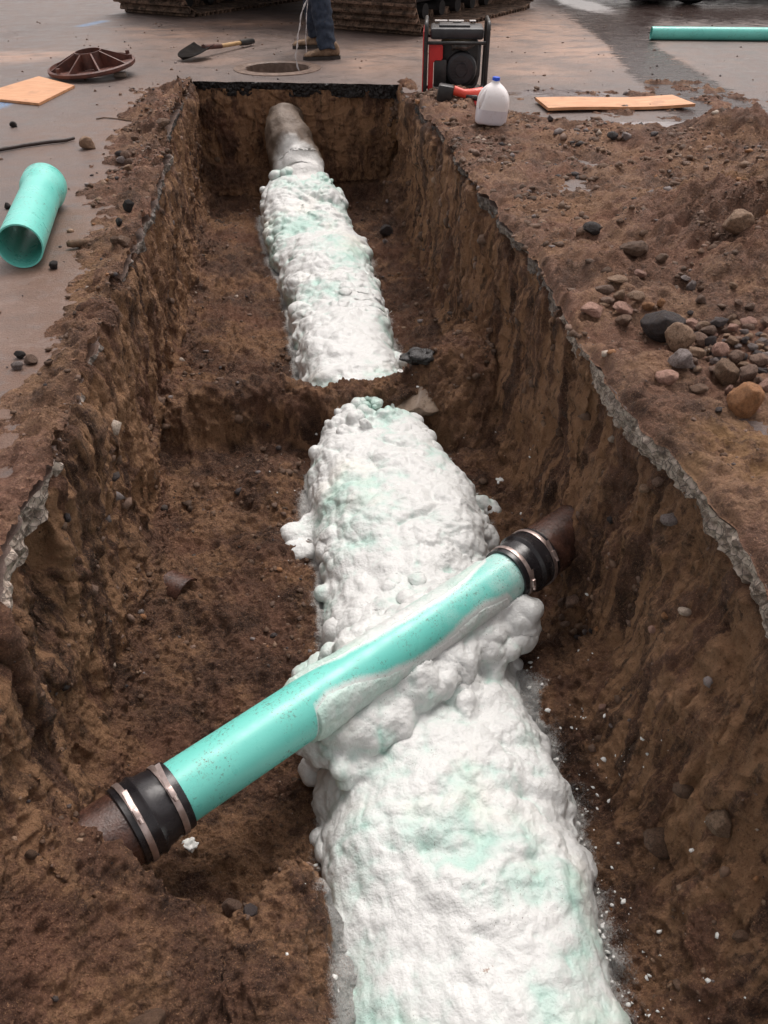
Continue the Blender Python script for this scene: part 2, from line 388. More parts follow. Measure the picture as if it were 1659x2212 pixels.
st(1.15, c2=(-.64, -.32), c3=(-.585, -.56), c4=(-.565, -.72), c5=(-.50, -.84), c6=(-.25, -.90), c7=(0, -.95), c9=(.68, -.96), c10=(.80, -.93), c11=(.84, -.74), c12=(.86, -.46), c13=(.93, -.22))
st(1.38, c2=(-.66, -.30), c3=(-.665, -.58), c4=(-.66, -.82), c5=(-.55, -.91), c9=(.66, -.95), c10=(.80, -.90), c11=(.84, -.70), c12=(.87, -.46), c13=(.93, -.22))
st(1.62, c9=(.62, -.90), c10=(.78, -.82), c11=(.90, -.70), c12=(.93, -.48))
st(1.78, c9=(.66, -.96), c10=(.84, -.92), c11=(.92, -.80), c12=(.89, -.50))
st(2.05, c9=(.72, -1.0), c10=(.88, -.98), c11=(.92, -.82), c12=(.88, -.55))
st(2.3, c10=(.90, -.96), c11=(.95, -.80))
st(3.2); st(4.5, zl=-.93, zr=-.94); st(5.6, zl=-.91, zr=-.90)
st(6.4, zl=-.88, zr=-.84, c4=(-.66, -.7), c10=(.80, -.78), c11=(.90, -.62))
st(6.72, zl=-.86, zr=-.80, c4=(-.66, -.7), c10=(.80, -.74), c11=(.90, -.58))
c = base14(-.80, -.70); ST.append((6.85, c))
YS = [s[0] for s in ST]; CP = np.array([s[1] for s in ST])   # stations x 16 x 2
ys = [-1.6]
while ys[-1] < 6.85: ys.append(ys[-1] + (.02 if ys[-1] < .2 else max(.0042, .0026 * ys[-1])))
ys = np.array(ys); NU = 560
rows = np.stack([[np.interp(ys, YS, CP[:, k, j]) for k in range(16)] for j in (0, 1)])   # 2,16,nr
k5 = np.ones(9) / 9
for j in range(2):
    for k in range(16):
        pd = np.pad(rows[j, k], 4, mode='edge'); rows[j, k] = np.convolve(pd, k5, 'valid')
lx, rx = xlip(ys, -1), xlip(ys, 1)
for k in (0, 1, 2): rows[0, k] += (lx + .64)
for k in (13, 14, 15): rows[0, k] += (rx - .94)
for sd_, e0, e1, e2 in ((-1, 0, 1, 2), (1, 15, 14, 13)):     # soil slumped over the edge of the slab
    s_ = spill(ys, sd_); lp = lx if sd_ < 0 else rx
    rows[0, e0] = rows[0, e0] * (1 - s_) + (lp + sd_ * .15) * s_; rows[1, e0] += s_ * .045
    rows[0, e1] = rows[0, e1] * (1 - s_) + (lp - sd_ * .012) * s_; rows[1, e1] += s_ * .060
    rows[0, e2] -= sd_ * .02 * s_
# resample across with smooth interpolation
tk = np.array([0, .03, .09, .16, .23, .29, .37, .46, .56, .66, .72, .78, .85, .92, .98, 1.0]); tu = np.linspace(0, 1, NU)
G = np.zeros((len(ys), NU, 3))
ker = np.hanning(25); ker /= ker.sum()
for i in range(len(ys)):
    a = np.interp(tu, tk, rows[0, :, i]); b = np.interp(tu, tk, rows[1, :, i])
    a2 = np.convolve(np.pad(a, 12, mode='edge'), ker, 'valid'); b2 = np.convolve(np.pad(b, 12, mode='edge'), ker, 'valid')
    G[i, :, 0] = a2; G[i, :, 1] = ys[i]; G[i, :, 2] = b2
# back wall rows: rise from the last section up to the asphalt's underside
nb_ = 120; last = G[-1].copy(); ext = []
for k in range(1, nb_ + 1):
    f = k / nb_; r_ = last.copy(); tz = -.05
    r_[:, 2] = last[:, 2] * (1 - f) + tz * f
    yb = yback(last[:, 0]); r_[:, 1] = 6.85 - .12 * (last[:, 0] > .4) * f * 0 + (yb + .03 - 6.85) * (sst(f, 0, .35) * .55 + f * .45)
    ext.append(r_)
G = np.concatenate([G, np.array(ext)], 0)
NR = G.shape[0]
# soil bridge crossing the trench
X, Y, Z = G[..., 0], G[..., 1], G[..., 2]
P2 = np.stack([X.ravel(), Y.ravel(), X.ravel() * 0], 1)
wob = (.03 * fbm(P2, .3, 3)).reshape(X.shape)
yc = 3.43 + wob + .10 * sst(X, .5, .9)
top = -.715 + .15 * sst(X, .52, .92) + .05 * sst(-X, .15, .6) + wob * .6
th = .15 + .16 * sst(X, .45, .9) + .05 * sst(-X, .1, .6)
dY = (Y - yc) / th; dY = np.where(dY < 0, dY / 1.25, dY); br = top - np.where(dY < 0, np.abs(dY) ** 2.2 * .29, np.abs(dY) ** 2 * .22)
inside = sst(X, -.70, -.62) * (1 - sst(X, .92, .99))
Z = np.where((Z < -.35) & (br > Z) & (np.abs(dY) < 1.4), Z + (br - Z) * np.where(Z < -.6, 1, sst(-Z, .35, .6)), Z)
# low dark hollow under the bridge front and spoil ridge in the foreground
Z += .07 * sst(Y, 2.6, 3.2) * (1 - sst(Y, 3.2, 3.5)) * (1 - sst(X, -.1, .05)) * sst(X, -.66, -.5)
Z -= .05 * np.exp(-((X + .02) / .16) ** 2 - ((Y - 3.2) / .08) ** 2)
cxs = [-.70, -.60, -.52, -.40, -.31, -.24, -.15, -.08, -.02, .04]
cY = np.interp(X, cxs, [1.20, 1.10, 1.03, .96, .90, .89, .98, 1.02, .97, .84]) + wob * .8
zh = np.interp(X, cxs, [-.38, -.47, -.525, -.585, -.64, -.68, -.65, -.66, -.76, -.95]) + .05 * np.clip(.9 - Y, 0, .5)
Z -= .075 * np.exp(-((X + .28) / .17) ** 2 - ((Y - 1.06) / .11) ** 2)
dr = sst(Y - cY, -.005, .05); Z = np.where(X < .05, np.maximum(Z, (zh + .02) * (1 - dr) + Z * dr), Z)
G[..., 2] = Z
N = gnormals(G); P = G.reshape(-1, 3); NN = N.reshape(-1, 3)
if NN[(NU // 2) + NU * 50][2] < 0: NN = -NN
wallness = sst(1 - np.abs(NN[:, 2]), .35, .75)
spl = np.where(P[:, 0] < .1, spill(P[:, 1], -1), spill(P[:, 1], 1)) * (P[:, 1] < 6.86)
em = np.minimum(np.tile(tu, NR), 1 - np.tile(tu, NR))
edge = np.clip(em / .06, .12, 1) * (1 - spl) + spl * np.clip(em / .010, 0, 1)
PW = P.copy(); PW[:, 2] *= .42
w1, w2, wi = worley(P, .055); w3, w4, wj = worley(P, .021, 3.3); w5 = worley(P, .0125, 1.3)[0]
d = .030 * fbm(P, .42, 3) + (1 - .55 * wallness) * (.020 * fbm(P, .13, 4, .6) + .014 * fbm(P, .035, 3, .65))
d += wallness * (.012 * fbm(PW, .12, 4, .6, 5.5) - .016 * sst(fbm(PW, .16, 3, .6, 9.1), .3, .6))
clods = sst(fbm(P, .35, 2, .5, 2.2), -.2, .5)
d += (1 - .4 * wallness) * (.016 * np.clip(.55 - w1, 0, 1) * (wi > .45) * clods * 1.6 + .014 * np.clip(.6 - w3, 0, 1) * (wj > .3) + .006 * np.clip(.6 - w5, 0, 1))
c1_, c2_, ci_ = worley(P + .03 * np.stack([vn(P / .09 + k * 7.1) for k in range(3)], 1), .17, 6.6); d += (ci_ - .5) * .034 * sst(c2_ - c1_, .0, .12) * (.35 + .65 * wallness)
terr = np.round(fbm(P, .22, 3, .5, 4.4) * 3.2) / 3.2; d += .012 * (terr) * (1 - wallness) * sst(fbm(P, .6, 2, .5, 8.8), -.1, .4)
d *= edge
P = P + NN * d[:, None]
# foam outline read off the floor: (photo row, left, right, base height)
FS = [(352, 590, 698, -.52), (376, 572, 716, -.58), (402, 560, 736, -.64), (440, 558, 743, -.71), (490, 570, 758, -.78), (540, 580, 795, -.85), (600, 602, 806, -.89), (650, 616, 820, -.91),
      (700, 626, 838, -.92), (760, 636, 858, -.92), (810, 640, 864, -.92), (850, 655, 868, -.93), (905, 690, 880, -.93), (960, 685, 925, -.93), (1020, 660, 965, -.93), (1090, 655, 1030, -.94),
      (1150, 672, 1065, -.94), (1220, 690, 1068, -.95), (1300, 690, 1075, -.95), (1400, 700, 1100, -.95), (1500, 700, 1130, -.95), (1600, 696, 1165, -.95),
      (1700, 694, 1205, -.95), (1800, 700, 1250, -.95), (1900, 712, 1268, -.95), (2000, 718, 1288, -.95), (2100, 740, 1305, -.95), (2212, 745, 1325, -.95)]
fl = np.array([atz(l, y, z) for y, l, r, z in FS]); fr = np.array([atz(r, y, z) for y, l, r, z in FS])
fy = (fl[:, 1] + fr[:, 1]) / 2; o = np.argsort(fy); fy = fy[o]; fxl = fl[o, 0]; fxr = fr[o, 0]; fzb = np.array([s[3] for s in FS])[o]
def foam_at(Y):
    Y = np.asarray(Y, float); return np.interp(Y, fy, fxl), np.interp(Y, fy, fxr), np.interp(Y, fy, fzb)
a_, b_, _z = foam_at(P[:, 1]); dist = np.maximum(np.maximum(a_ - P[:, 0], P[:, 0] - b_), 0) + 5 * np.maximum(P[:, 1] - fy[-1], 0)
sprayN = .5 + .5 * fbm(P, .12, 4, .6, 1.1)
spray = np.clip(1 - dist / (.02 + .10 * np.clip(sprayN, 0, 1) * (1 + .6 * (P[:, 0] > b_))), 0, 1) * .9 * (P[:, 2] < -.55) * (1 - (P[:, 1] > 3.22) * (P[:, 1] < 3.7)*.8)
me = npmesh('trench_soil', P, gridq(NR, NU), {'wall': wallness * sst(edge, .0, 1), 'spray': spray})
soil = link('trench_soil', me, SOIL); tag(soil, kind='structure')
SB = BVHTree.FromPolygons([tuple(p) for p in P[::1]], gridq(NR, NU).tolist())

# ================================================================== GROUND (asphalt sheet with cut edge)
def cols(step, dense, far=60.0):
    o = [0.0]
    while o[-1] < far: o.append(o[-1] + (step if o[-1] < dense else (o[-1] - dense) * .25 + step))
    return np.array(o)
wet_refl_line = np.array([atz(x, y)[:2] for x, y in [(1330, -15), (1325, 25), (1335, 60), (1365, 100), (1425, 150), (1480, 190), (1545, 235), (1590, 275), (1640, 315)]])
wet_refl_w = np.array([.75, .60, .36, .20, .26, .26, .28, .34, .34])
def seg_mask(P, L, W):
    best = np.zeros(len(P))
    for i in range(len(L) - 1):
        a, b = L[i], L[i + 1]; ab = b - a; t = np.clip(((P[:, :2] - a) @ ab) / (ab @ ab), 0, 1)
        dd = np.linalg.norm(P[:, :2] - (a + t[:, None] * ab), axis=1); w = W[i] * (1 - t) + W[i + 1] * t
        best = np.maximum(best, 1 - sst(dd / w, .55, 1.35))
    return best
def blob(P, pts):
    m = np.zeros(len(P))
    for x, y, rx, ry, s in pts:
        c = atz(x, y); m = np.maximum(m, s * np.exp(-((P[:, 0] - c[0]) / rx) ** 2 - ((P[:, 1] - c[1]) / ry) ** 2))
    return m
def ground_attrs(P, cut, black):
    wet = seg_mask(P, wet_refl_line, wet_refl_w * 1.25) * .72
    wet = np.maximum(wet, blob(P, [(1520, 25, 1.6, 1.5, .85), (1420, 60, .5, .6, .6)]))  # painted dark reflection on the wet ground below the truck
    pud = blob(P, [(1240, 205, .42, .30, .8), (1180, 200, .5, .16, .9), (1350, 272, .75, .14, .95), (1500, 170, .22, .5, .5), (1580, 150, .4, 1.0, .45), (1260, 10, .35, 1.4, .9), (1560, 250, .4, .3, .6),
                   (1620, 120, .6, .8, .4), (100, 620, .2, .8, .35), (610, 60, .5, .6, .35)])
    tan = blob(P, [(1100, 60, 1.0, 1.8, .95), (1250, 110, .6, .8, .95), (1000, 40, .6, 1.6, .8), (1180, 160, .4, .35, .6), (1450, 130, .12, .4, .8), (60, 118, .45, .28, 1), (0, 125, .5, .3, 1), (380, 75, .6, .35, .7), (560, 50, .7, .25, .7),
                   (330, 62, .4, .15, .8), (800, 140, .35, .5, .7), (400, 90, .8, .5, .4), (90, 680, .5, .5, .4), (480, 130, .3, .3, .45), (850, 110, .6, .5, .6), (1140, 150, .3, .5, .8)])
    mud = blob(P, [(300, 250, .32, 1.6, .9), (350, 120, .6, .6, .5), (200, 480, .26, 1.7, .9), (120, 760, .24, .9, .9), (60, 850, .3, .6, .9), (150, 300, .5, .8, .45), (60, 640, .3, .5, .5), (970, 180, .4, .35, .7), (900, 150, .3, .3, .5)])
    bl = np.zeros(len(P))
    for a, b in (((178, 56), (222, 46)), ((-12, 232), (12, 222))):
        bl = np.maximum(bl, seg_mask(P, np.array([atz(*a)[:2], atz(*b)[:2]]), [.07, .07]))
    return {'wet': wet, 'puddle': pud, 'tan': tan, 'muddy': mud, 'blue': bl, 'cut': cut, 'black': black}
GV, GQ, GA = [], [], {}
def addgrid(Gr, cut=None, black=None, keep=None):
    nr, nc = Gr.shape[:2]; Pp = Gr.reshape(-1, 3)
    cut = np.zeros(len(Pp)) if cut is None else cut.ravel(); black = np.zeros(len(Pp)) if black is None else black.ravel()
    A = ground_attrs(Pp, cut, black); q = gridq(nr, nc)
    if keep is not None: q = q[keep(Pp[q].mean(1))]
    off = sum(len(v) for v in GV); GV.append(Pp); GQ.append(q + off)
    for k, v in A.items(): GA.setdefault(k, []).append(v)
def ylist(end):
    y = [-15., -8., -4., -2., -1.]
    while y[-1] < end: y.append(y[-1] + (.25 if y[-1] < .3 else max(.010, .0045 * y[-1])))
    y[-1] = end; return np.array(y)
for side, end in ((-1, 7.07), (1, 6.74)):
    yy = ylist(end); of = cols(.035, 3.2 if side > 0 else 1.8)
    xl = xlip(yy, side)
    Gr = np.zeros((len(yy), len(of), 3)); Gr[..., 0] = xl[:, None] + side * of[None]; Gr[..., 1] = yy[:, None]
    if side > 0: Gr = Gr[:, ::-1]
    addgrid(Gr)
    # broken cut face of the slab
    m = 9; tt = np.linspace(0, 1, m); th_ = np.interp(yy, [0, 2.3, 3.2], [.11, .09, .065]) + .02 * fbm(np.stack([yy, yy * 0 + side * 3, yy * 0], 1), .25, 3)
    Fc = np.zeros((len(yy), m, 3)); Fc[..., 0] = xl[:, None]; Fc[..., 1] = yy[:, None]; Fc[..., 2] = -(tt[None] * th_[:, None])
    q = Fc.reshape(-1, 3); rough = (.014 * fbm(q, .045, 4, .65, 3.0) + .012 * (worley(q, .035)[0] - .5)).reshape(Fc.shape[:2])
    Fc[..., 0] += side * (.022 * tt[None] ** 1.5 + rough * (tt[None] > 0))
    bk = (sst(yy, 2.3, 3.2) if side > 0 else 1 - sst(yy, 2.25, 1.95)) * .8
    bk = np.clip(bk + .5 * fbm(np.stack([yy, yy * 0, yy * 0], 1), .5, 2), 0, 1)
    if side < 0: Fc = Fc[:, ::-1] ; 
    addgrid(Fc, np.ones(Fc.shape[:2]), np.repeat(bk[:, None], m, 1))
xs = np.concatenate([-.64 - cols(.04, 2.5)[1:][::-1], np.linspace(-.64, .95, 60), .95 + cols(.04, 5.0)[1:]])
oy = [0.0]
while oy[-1] < 70: oy.append(oy[-1] + (.03 if oy[-1] < 1.6 else .06 if oy[-1] < 6 else (oy[-1] - 6) * .2 + .06))
oy = np.array(oy); Gr = np.zeros((len(oy), len(xs), 3)); Gr[..., 0] = xs[None]
jag = .018 * fbm(np.stack([xs, xs * 0, xs * 0], 1), .12, 3) * ((xs > -.6) & (xs < .9))
Gr[..., 1] = (yback(xs) + jag)[None] + oy[:, None]
MHC = (.02, 7.56)
addgrid(Gr, keep=lambda c: (c[:, 0] - MHC[0]) ** 2 + (c[:, 1] - MHC[1]) ** 2 > .27 ** 2)
m = 9; tt = np.linspace(0, 1, m); xb = np.linspace(-.70, 1.0, 260); Fc = np.zeros((m, 260, 3)); Fc[..., 0] = xb[None]
jb = .018 * fbm(np.stack([xb, xb * 0, xb * 0], 1), .12, 3) * ((xb > -.6) & (xb < .9))
Fc[..., 1] = (yback(xb) + jb)[None] + .025 * tt[:, None]; Fc[..., 2] = -tt[:, None] * .10
q = Fc.reshape(-1, 3); Fc[..., 1] += (.016 * fbm(q, .04, 4, .65) ).reshape(m, 260) * (tt[:, None] > 0)
addgrid(Fc[::-1], np.ones((m, 260)), np.ones((m, 260)))
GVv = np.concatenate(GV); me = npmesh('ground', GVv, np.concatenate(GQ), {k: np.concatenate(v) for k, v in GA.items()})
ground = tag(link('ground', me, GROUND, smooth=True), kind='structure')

# ================================================================== LOOSE DIRT ON BOTH BANKS
def dirt_sheet(name, side, x0, x1, y0, y1, hf):
    yy = [y0]
    while yy[-1] < y1: yy.append(yy[-1] + max(.007, .0032 * yy[-1]))
    yy = np.array(yy); nx = int((x1 - x0) / .0085); u = np.linspace(0, 1, nx); xl = xlip(yy, side)
    Gd = np.zeros((len(yy), nx, 3))
    Gd[..., 0] = xl[:, None] + side * (x0 + (x1 - x0) * u[None] ** 1.25); Gd[..., 1] = yy[:, None]
    if side < 0: Gd = Gd[:, ::-1]
    Pd = Gd.reshape(-1, 3); dl = side * (Pd[:, 0] - xlip(Pd[:, 1], side)); Pd[:, 2] = hf(Pd, np.maximum(dl, 0))
    o = link(name, npmesh(name, Pd, gridq(*Gd.shape[:2]), {'sand': blob(Pd, [(1590, 955, .13, .09, .9), (1640, 1010, .12, .10, .8), (1500, 1020, .09, .07, .5), (1230, 560, .1, .2, .4), (1350, 450, .4, .2, .4), (1600, 480, .25, .2, .5), (200, 600, .08, .4, .5), (110, 800, .10, .2, .4)])}), DIRT); tag(o, kind='structure')
    return o, BVHTree.FromPolygons([tuple(p) for p in Pd], gridq(*Gd.shape[:2]).tolist())
Rb = np.array([atz(x, y)[:2] for x, y in [(870, 200), (1030, 203), (1100, 250), (1250, 272), (1500, 298), (1560, 292), (1659, 318), (1760, 340)]])
def hright(P, dl):
    f = fbm(P, .30, 4, .55, 6.1); f2 = fbm(P, .09, 4, .6, 1.7); f3 = fbm(P, .028, 3, .6, 2.7)
    yb = np.interp(P[:, 0], Rb[:, 0], Rb[:, 1]) + .10 * fbm(P, .25, 3)
    inn = sst(yb - P[:, 1], -.02, .30)
    cvr = .030 + .032 * f + .012 * f2 - .045 * (1 - inn)
    # bank spill near the generator, and the big spoil heap
    h = cvr + .07 * np.exp(-((P[:, 0] - 1.15) / .25) ** 2 - ((P[:, 1] - 5.9) / .45) ** 2) * inn
    h += .05 * np.exp(-((P[:, 0] - 1.9) / .5) ** 2 - ((P[:, 1] - 4.9) / .35) ** 2) * inn
    hp = .58 * np.exp(-(((P[:, 0] - 2.65) / .80) ** 2 + ((P[:, 1] - 2.95) / .62) ** 2) ** .9)
    hp += .10 * np.exp(-(((P[:, 0] - 1.75) / .30) ** 2 + ((P[:, 1] - 3.0) / .30) ** 2))
    hp += .20 * np.exp(-(((P[:, 0] - 2.85) / .50) ** 2 + ((P[:, 1] - 4.50) / .26) ** 2)) + .06 * np.exp(-(((P[:, 0] - 2.45) / .10) ** 2 + ((P[:, 1] - 4.78) / .12) ** 2))
    h += hp * (1 + .22 * f) + np.clip(hp * 3, 0, 1) * (.030 * f2 + .012 * f3)
    bare = np.maximum(.48 * np.exp(-((P[:, 0] - 1.52) / .30) ** 2 - ((P[:, 1] - 3.92) / .17) ** 2), .5 * np.exp(-((P[:, 0] - 1.22) / .06) ** 2 - ((P[:, 1] - 1.85) / .12) ** 2))
    bare = np.maximum(bare, .75 * np.exp(-((P[:, 0] - 1.03) / .05) ** 2 - ((P[:, 1] - 2.72) / .12) ** 2))
    bare = np.maximum(bare, .62 * np.exp(-((P[:, 0] - 1.30) / .10) ** 2 - ((P[:, 1] - 1.45) / .22) ** 2))
    h -= bare * .07
    w1, w2, wi = worley(P, .05, 7.7); w3, w4, wj = worley(P, .02, 4.3)
    h += .007 * f3 + .020 * np.clip(.5 - w1, 0, 1) * (wi > .5) + .009 * np.clip(.55 - w3, 0, 1) * (wj > .4)
    e = sst(dl, -.012, .022); e2 = np.clip(sst(P[:, 1], 2.6, 3.6), 0, 1)
    h = np.where(h > 0, h * (e * (1 - e2) + (.35 + .65 * e) * e2), h)
    h -= (1 - sst(dl, 0, .012)) * (1 - e2) * .006
    return np.maximum(h, -.03)
def hleft(P, dl):
    f = fbm(P, .22, 4, .55, 3.1); f2 = fbm(P, .07, 4, .6, 1.7); f3 = fbm(P, .026, 3, .6, 2.7)
    w = np.interp(P[:, 1], [.3, 1.2, 1.9, 2.6, 3.3, 4.3, 5.6, 6.8, 7.0], [.26, .26, .20, .15, .20, .30, .34, .30, .10]) * (1 + .45 * f)
    k = np.interp(P[:, 1], [0, 3, 4.5, 5.5, 6.7, 7], [.03, .035, .05, .085, .06, .01])
    h = k * (1 - dl / w) * (1 + .5 * f2) + .010 * f2 + .005 * f3
    h -= .012 * (dl > w)
    w1, w2, wi = worley(P, .045, 7.7); w3, w4, wj = worley(P, .018, 4.3)
    h += .016 * np.clip(.5 - w1, 0, 1) * (wi > .5) + .008 * np.clip(.55 - w3, 0, 1) * (wj > .4)
    return np.where(dl > w * 1.6, -.02, np.maximum(h, -.02))
dR, DRB = dirt_sheet('right_bank_dirt', 1, -.004, 3.6, .5, 6.6, hright)
dL, DLB = dirt_sheet('left_bank_dirt', -1, -.004, .75, .6, 7.02, hleft)
dR.name = 'dirt_terrain'; dL.name = 'dirt_terrain.001'

def hit(x, y):
    d = Vector(ray(x, y)).normalized(); best = None
    for T in (SB, DRB, DLB):
        h = T.ray_cast(Vector(CAM), d)
        if h[0] is not None and (best is None or h[3] < best[1]): best = (h[0], h[3], h[1])
    g = atz(x, y, 0.0); gd = np.linalg.norm(g - CAM)
    inhole = xlip(g[1], -1)[0] < g[0] < xlip(g[1], 1)[0] and g[1] < yback(g[0])
    if d.z < 0 and not inhole and (best is None or gd < best[1]): best = (Vector(g), gd, Vector((0, 0, 1)))
    return best
# ================================================================== FOAM
def smoothstep(a, b, x): return sst(np.asarray(x, float), a, b)
PA = np.array([-.545, 1.075, -.615]); PB = np.array([.865, 2.045, -.615])   # axis of the crossing pipe
PD = (PB - PA) / np.linalg.norm(PB - PA); PS = np.array([PD[1], -PD[0], 0.0])   # side pointing to the viewer's lower right
def ico(sub):
    bm = bmesh.new(); bmesh.ops.create_icosphere(bm, subdivisions=sub, radius=1)
    V = np.array([v.co[:] for v in bm.verts]); F = np.array([[v.index for v in f.verts] for f in bm.faces]); bm.free(); return V, F
IV, IF = ico(2)
def foam_mesh(y0, y1, voxel, nlump, seed, lowpipe=None):
    rnd = np.random.RandomState(seed); Vs = []; Fs = []; off = 0
    yy = np.arange(y0, y1 + .001, .02); n = 40
    a, b, zb = foam_at(yy); c = (a + b) / 2; hw = (b - a) / 2 * np.interp(yy, [1.3, 1.8], [1.0, .94])
    hh = .205 + .02 * np.sin(yy * 5 + 1)
    tpr = np.minimum(sst(yy, y0 - .05, y0 + .12) if y0 > 1 else 1 + yy * 0, 1 - sst(yy, y1 - (.14 if y0 < 1 else .34), y1 + .04))
    ends = .45 + .55 * tpr if y0 < 1 else .48 + .52 * tpr; hh = hh * ends
    th = np.linspace(0, 2 * math.pi, n, endpoint=False)
    G_ = np.zeros((len(yy), n, 3)); ct, stt = np.cos(th), np.sin(th)
    G_[..., 0] = c[:, None] + hw[:, None] * np.sign(ct) * np.abs(ct)[None] ** .75 * (.6 + .4 * ends[:, None])
    G_[..., 1] = yy[:, None]; G_[..., 2] = zb[:, None] - .03 + hh[:, None] * np.where(stt > 0, np.abs(stt) ** .8, -.35 * np.abs(stt))[None]
    Vs.append(G_.reshape(-1, 3)); q = gridq(len(yy), n, 0, True)
    Fs.append(np.concatenate([q[:, [0, 1, 2]], q[:, [0, 2, 3]]])); off = len(yy) * n
    e0 = np.array([[0, k + 1, k] for k in range(1, n - 1)]); e1 = np.array([[0, k, k + 1] for k in range(1, n - 1)]) + off - n
    Fs += [e0, e1]
    def lump(p, r, sq=1.0):
        nonlocal off
        ax = rnd.uniform(.8, 1.25, 3); ax[2] *= sq
        V = IV * ax * r + p; Vs.append(V); Fs.append(IF + off); off += len(V)
    for i in range(nlump):
        Y_ = y0 + (y1 - y0) * rnd.rand() ** (1.25 if y0 < 1 else 1); a, b, zb = [float(v) for v in foam_at(Y_)]
        hw_ = (b - a) / 2; u = rnd.uniform(-1, 1); u = math.copysign(abs(u) ** .7, u)
        x = (a + b) / 2 + hw_ * u * .93; zz = zb - .03 + .20 * math.sqrt(max(0, 1 - (u * .95) ** 2)) ** .8
        r = .014 + .034 * rnd.rand() ** 2.2; zz -= r * .2
        if y0 < 1 and Y_ < 1.35: r = .02 + .04 * rnd.rand(); zz -= r * (.75 if abs(u) < .7 else .35)
        ed = min(1, (Y_ - y0) / .08 if y0 > 1 else 1, (y1 - Y_) / .08); 
        if ed < .25 or (y0 > 1 and Y_ > y1 - .10): continue
        lump((x, Y_, zz - r * .45), r, .8)
    for u_, v_, r, dz in (lowpipe or []): lump(hitfoam(u_, v_, dz - .03 - .25 * r), r * .78, .65)
    if y0 < 1:     # foam banked up along both sides of the crossing pipe
        for s_ in np.arange(.68, 1.38, .03):
            q_ = PA + PD * s_; q_[2] = -.728 + .008 * rnd.normal()
            for w_o in (-.05, .035): lump(q_ + PS * (w_o + .012 * rnd.normal()), .098 + .010 * rnd.normal(), .85)
        for i in range(120):
            s_ = rnd.uniform(.60, 1.36); q_ = PA + PD * s_; sd_ = 1 if i % 2 else -1; of_ = rnd.uniform(.075, .17)
            p_ = q_ + PS * sd_ * of_; p_[2] = -.700 - .9 * (of_ - .075) - .03 * rnd.rand()
            a, b, _ = [float(v) for v in foam_at(p_[1])]
            if a + .02 < p_[0] < b - .02: lump(p_, rnd.uniform(.018, .042), .7)
    V = np.concatenate(Vs); F = np.concatenate(Fs)
    me = npmesh('tmp', V, F); o = bpy.data.objects.new('tmp', me); COL.objects.link(o)
    rm = o.modifiers.new('r', 'REMESH'); rm.mode = 'VOXEL'; rm.voxel_size = voxel
    sm = o.modifiers.new('s', 'SMOOTH'); sm.factor = .5; sm.iterations = 12 if y0 < 1 else 3
    bpy.context.view_layer.update(); dg = bpy.context.evaluated_depsgraph_get()
    m2 = bpy.data.meshes.new_from_object(o.evaluated_get(dg)); bpy.data.objects.remove(o)
    nv = len(m2.vertices); co = np.zeros(nv * 3, np.float32); m2.vertices.foreach_get('co', co); co = co.reshape(-1, 3).astype(float)
    no = np.zeros(nv * 3, np.float32); m2.vertices.foreach_get('normal', no); no = no.reshape(-1, 3)
    amp = .55 + .75 * sst(fbm(co, .25, 2, .5, 2.2), -.45, .35)
    if y0 < 1: amp *= (.55 + .45 * sst(co[:, 1], .75, 1.15))     # the nearest stretch is smoother
    co2 = co + .016 * np.stack([vn(co / .06 + k * 9.3) for k in range(3)], 1)
    f1, f2, fi = worley(co2, .058, 1.2); g1, g2, gi = worley(co2, .027, 5.2); k1, k2, ki = worley(co, .013, 8.2)
    bill = lambda f: np.sqrt(np.clip(1 - (f / .95) ** 2, 0, 1)) - .6
    h1, h2, hi = worley(co2 + .03 * np.stack([vn(co / .13 + k * 5.3) for k in range(3)], 1), .135, 3.2)
    fine = sst(fbm(co, .33, 2, .5, 6.2), -.35, .45)
    dd = amp * (.032 * bill(h1) * (1 + .3 * (y0 < 1)) + .019 * bill(f1) + .0135 * bill(g1) * (.35 + .65 * fine) + .0045 * bill(k1) * (.2 + .8 * fine)) + .020 * fbm(co, .2, 3, .5, 3.9) + .003 * fbm(co, .03, 3, .6)
    lumpv = np.clip(bill(f1) + .4 * bill(g1), -1, 1)
    P_ = co + no * dd[:, None]
    if y0 < 1:   # the crossing pipe rests in the foam: keep its crown clear
        q = P_ - PA; t = q @ PD; rad = q - t[:, None] * PD; rr = np.linalg.norm(rad, axis=1)
        near_ = (rr < .088) & (P_[:, 2] > PA[2] - .02)
        P_[near_, 2] = PA[2] - .03
    m2.vertices.foreach_set('co', P_.astype(np.float32).ravel())
    at = m2.attributes.new('lump', 'FLOAT', 'POINT'); at.data.foreach_set('value', lumpv.astype(np.float32)); m2.update()
    return m2
def hitfoam(x, y, dz): return atz(x, y, dz)
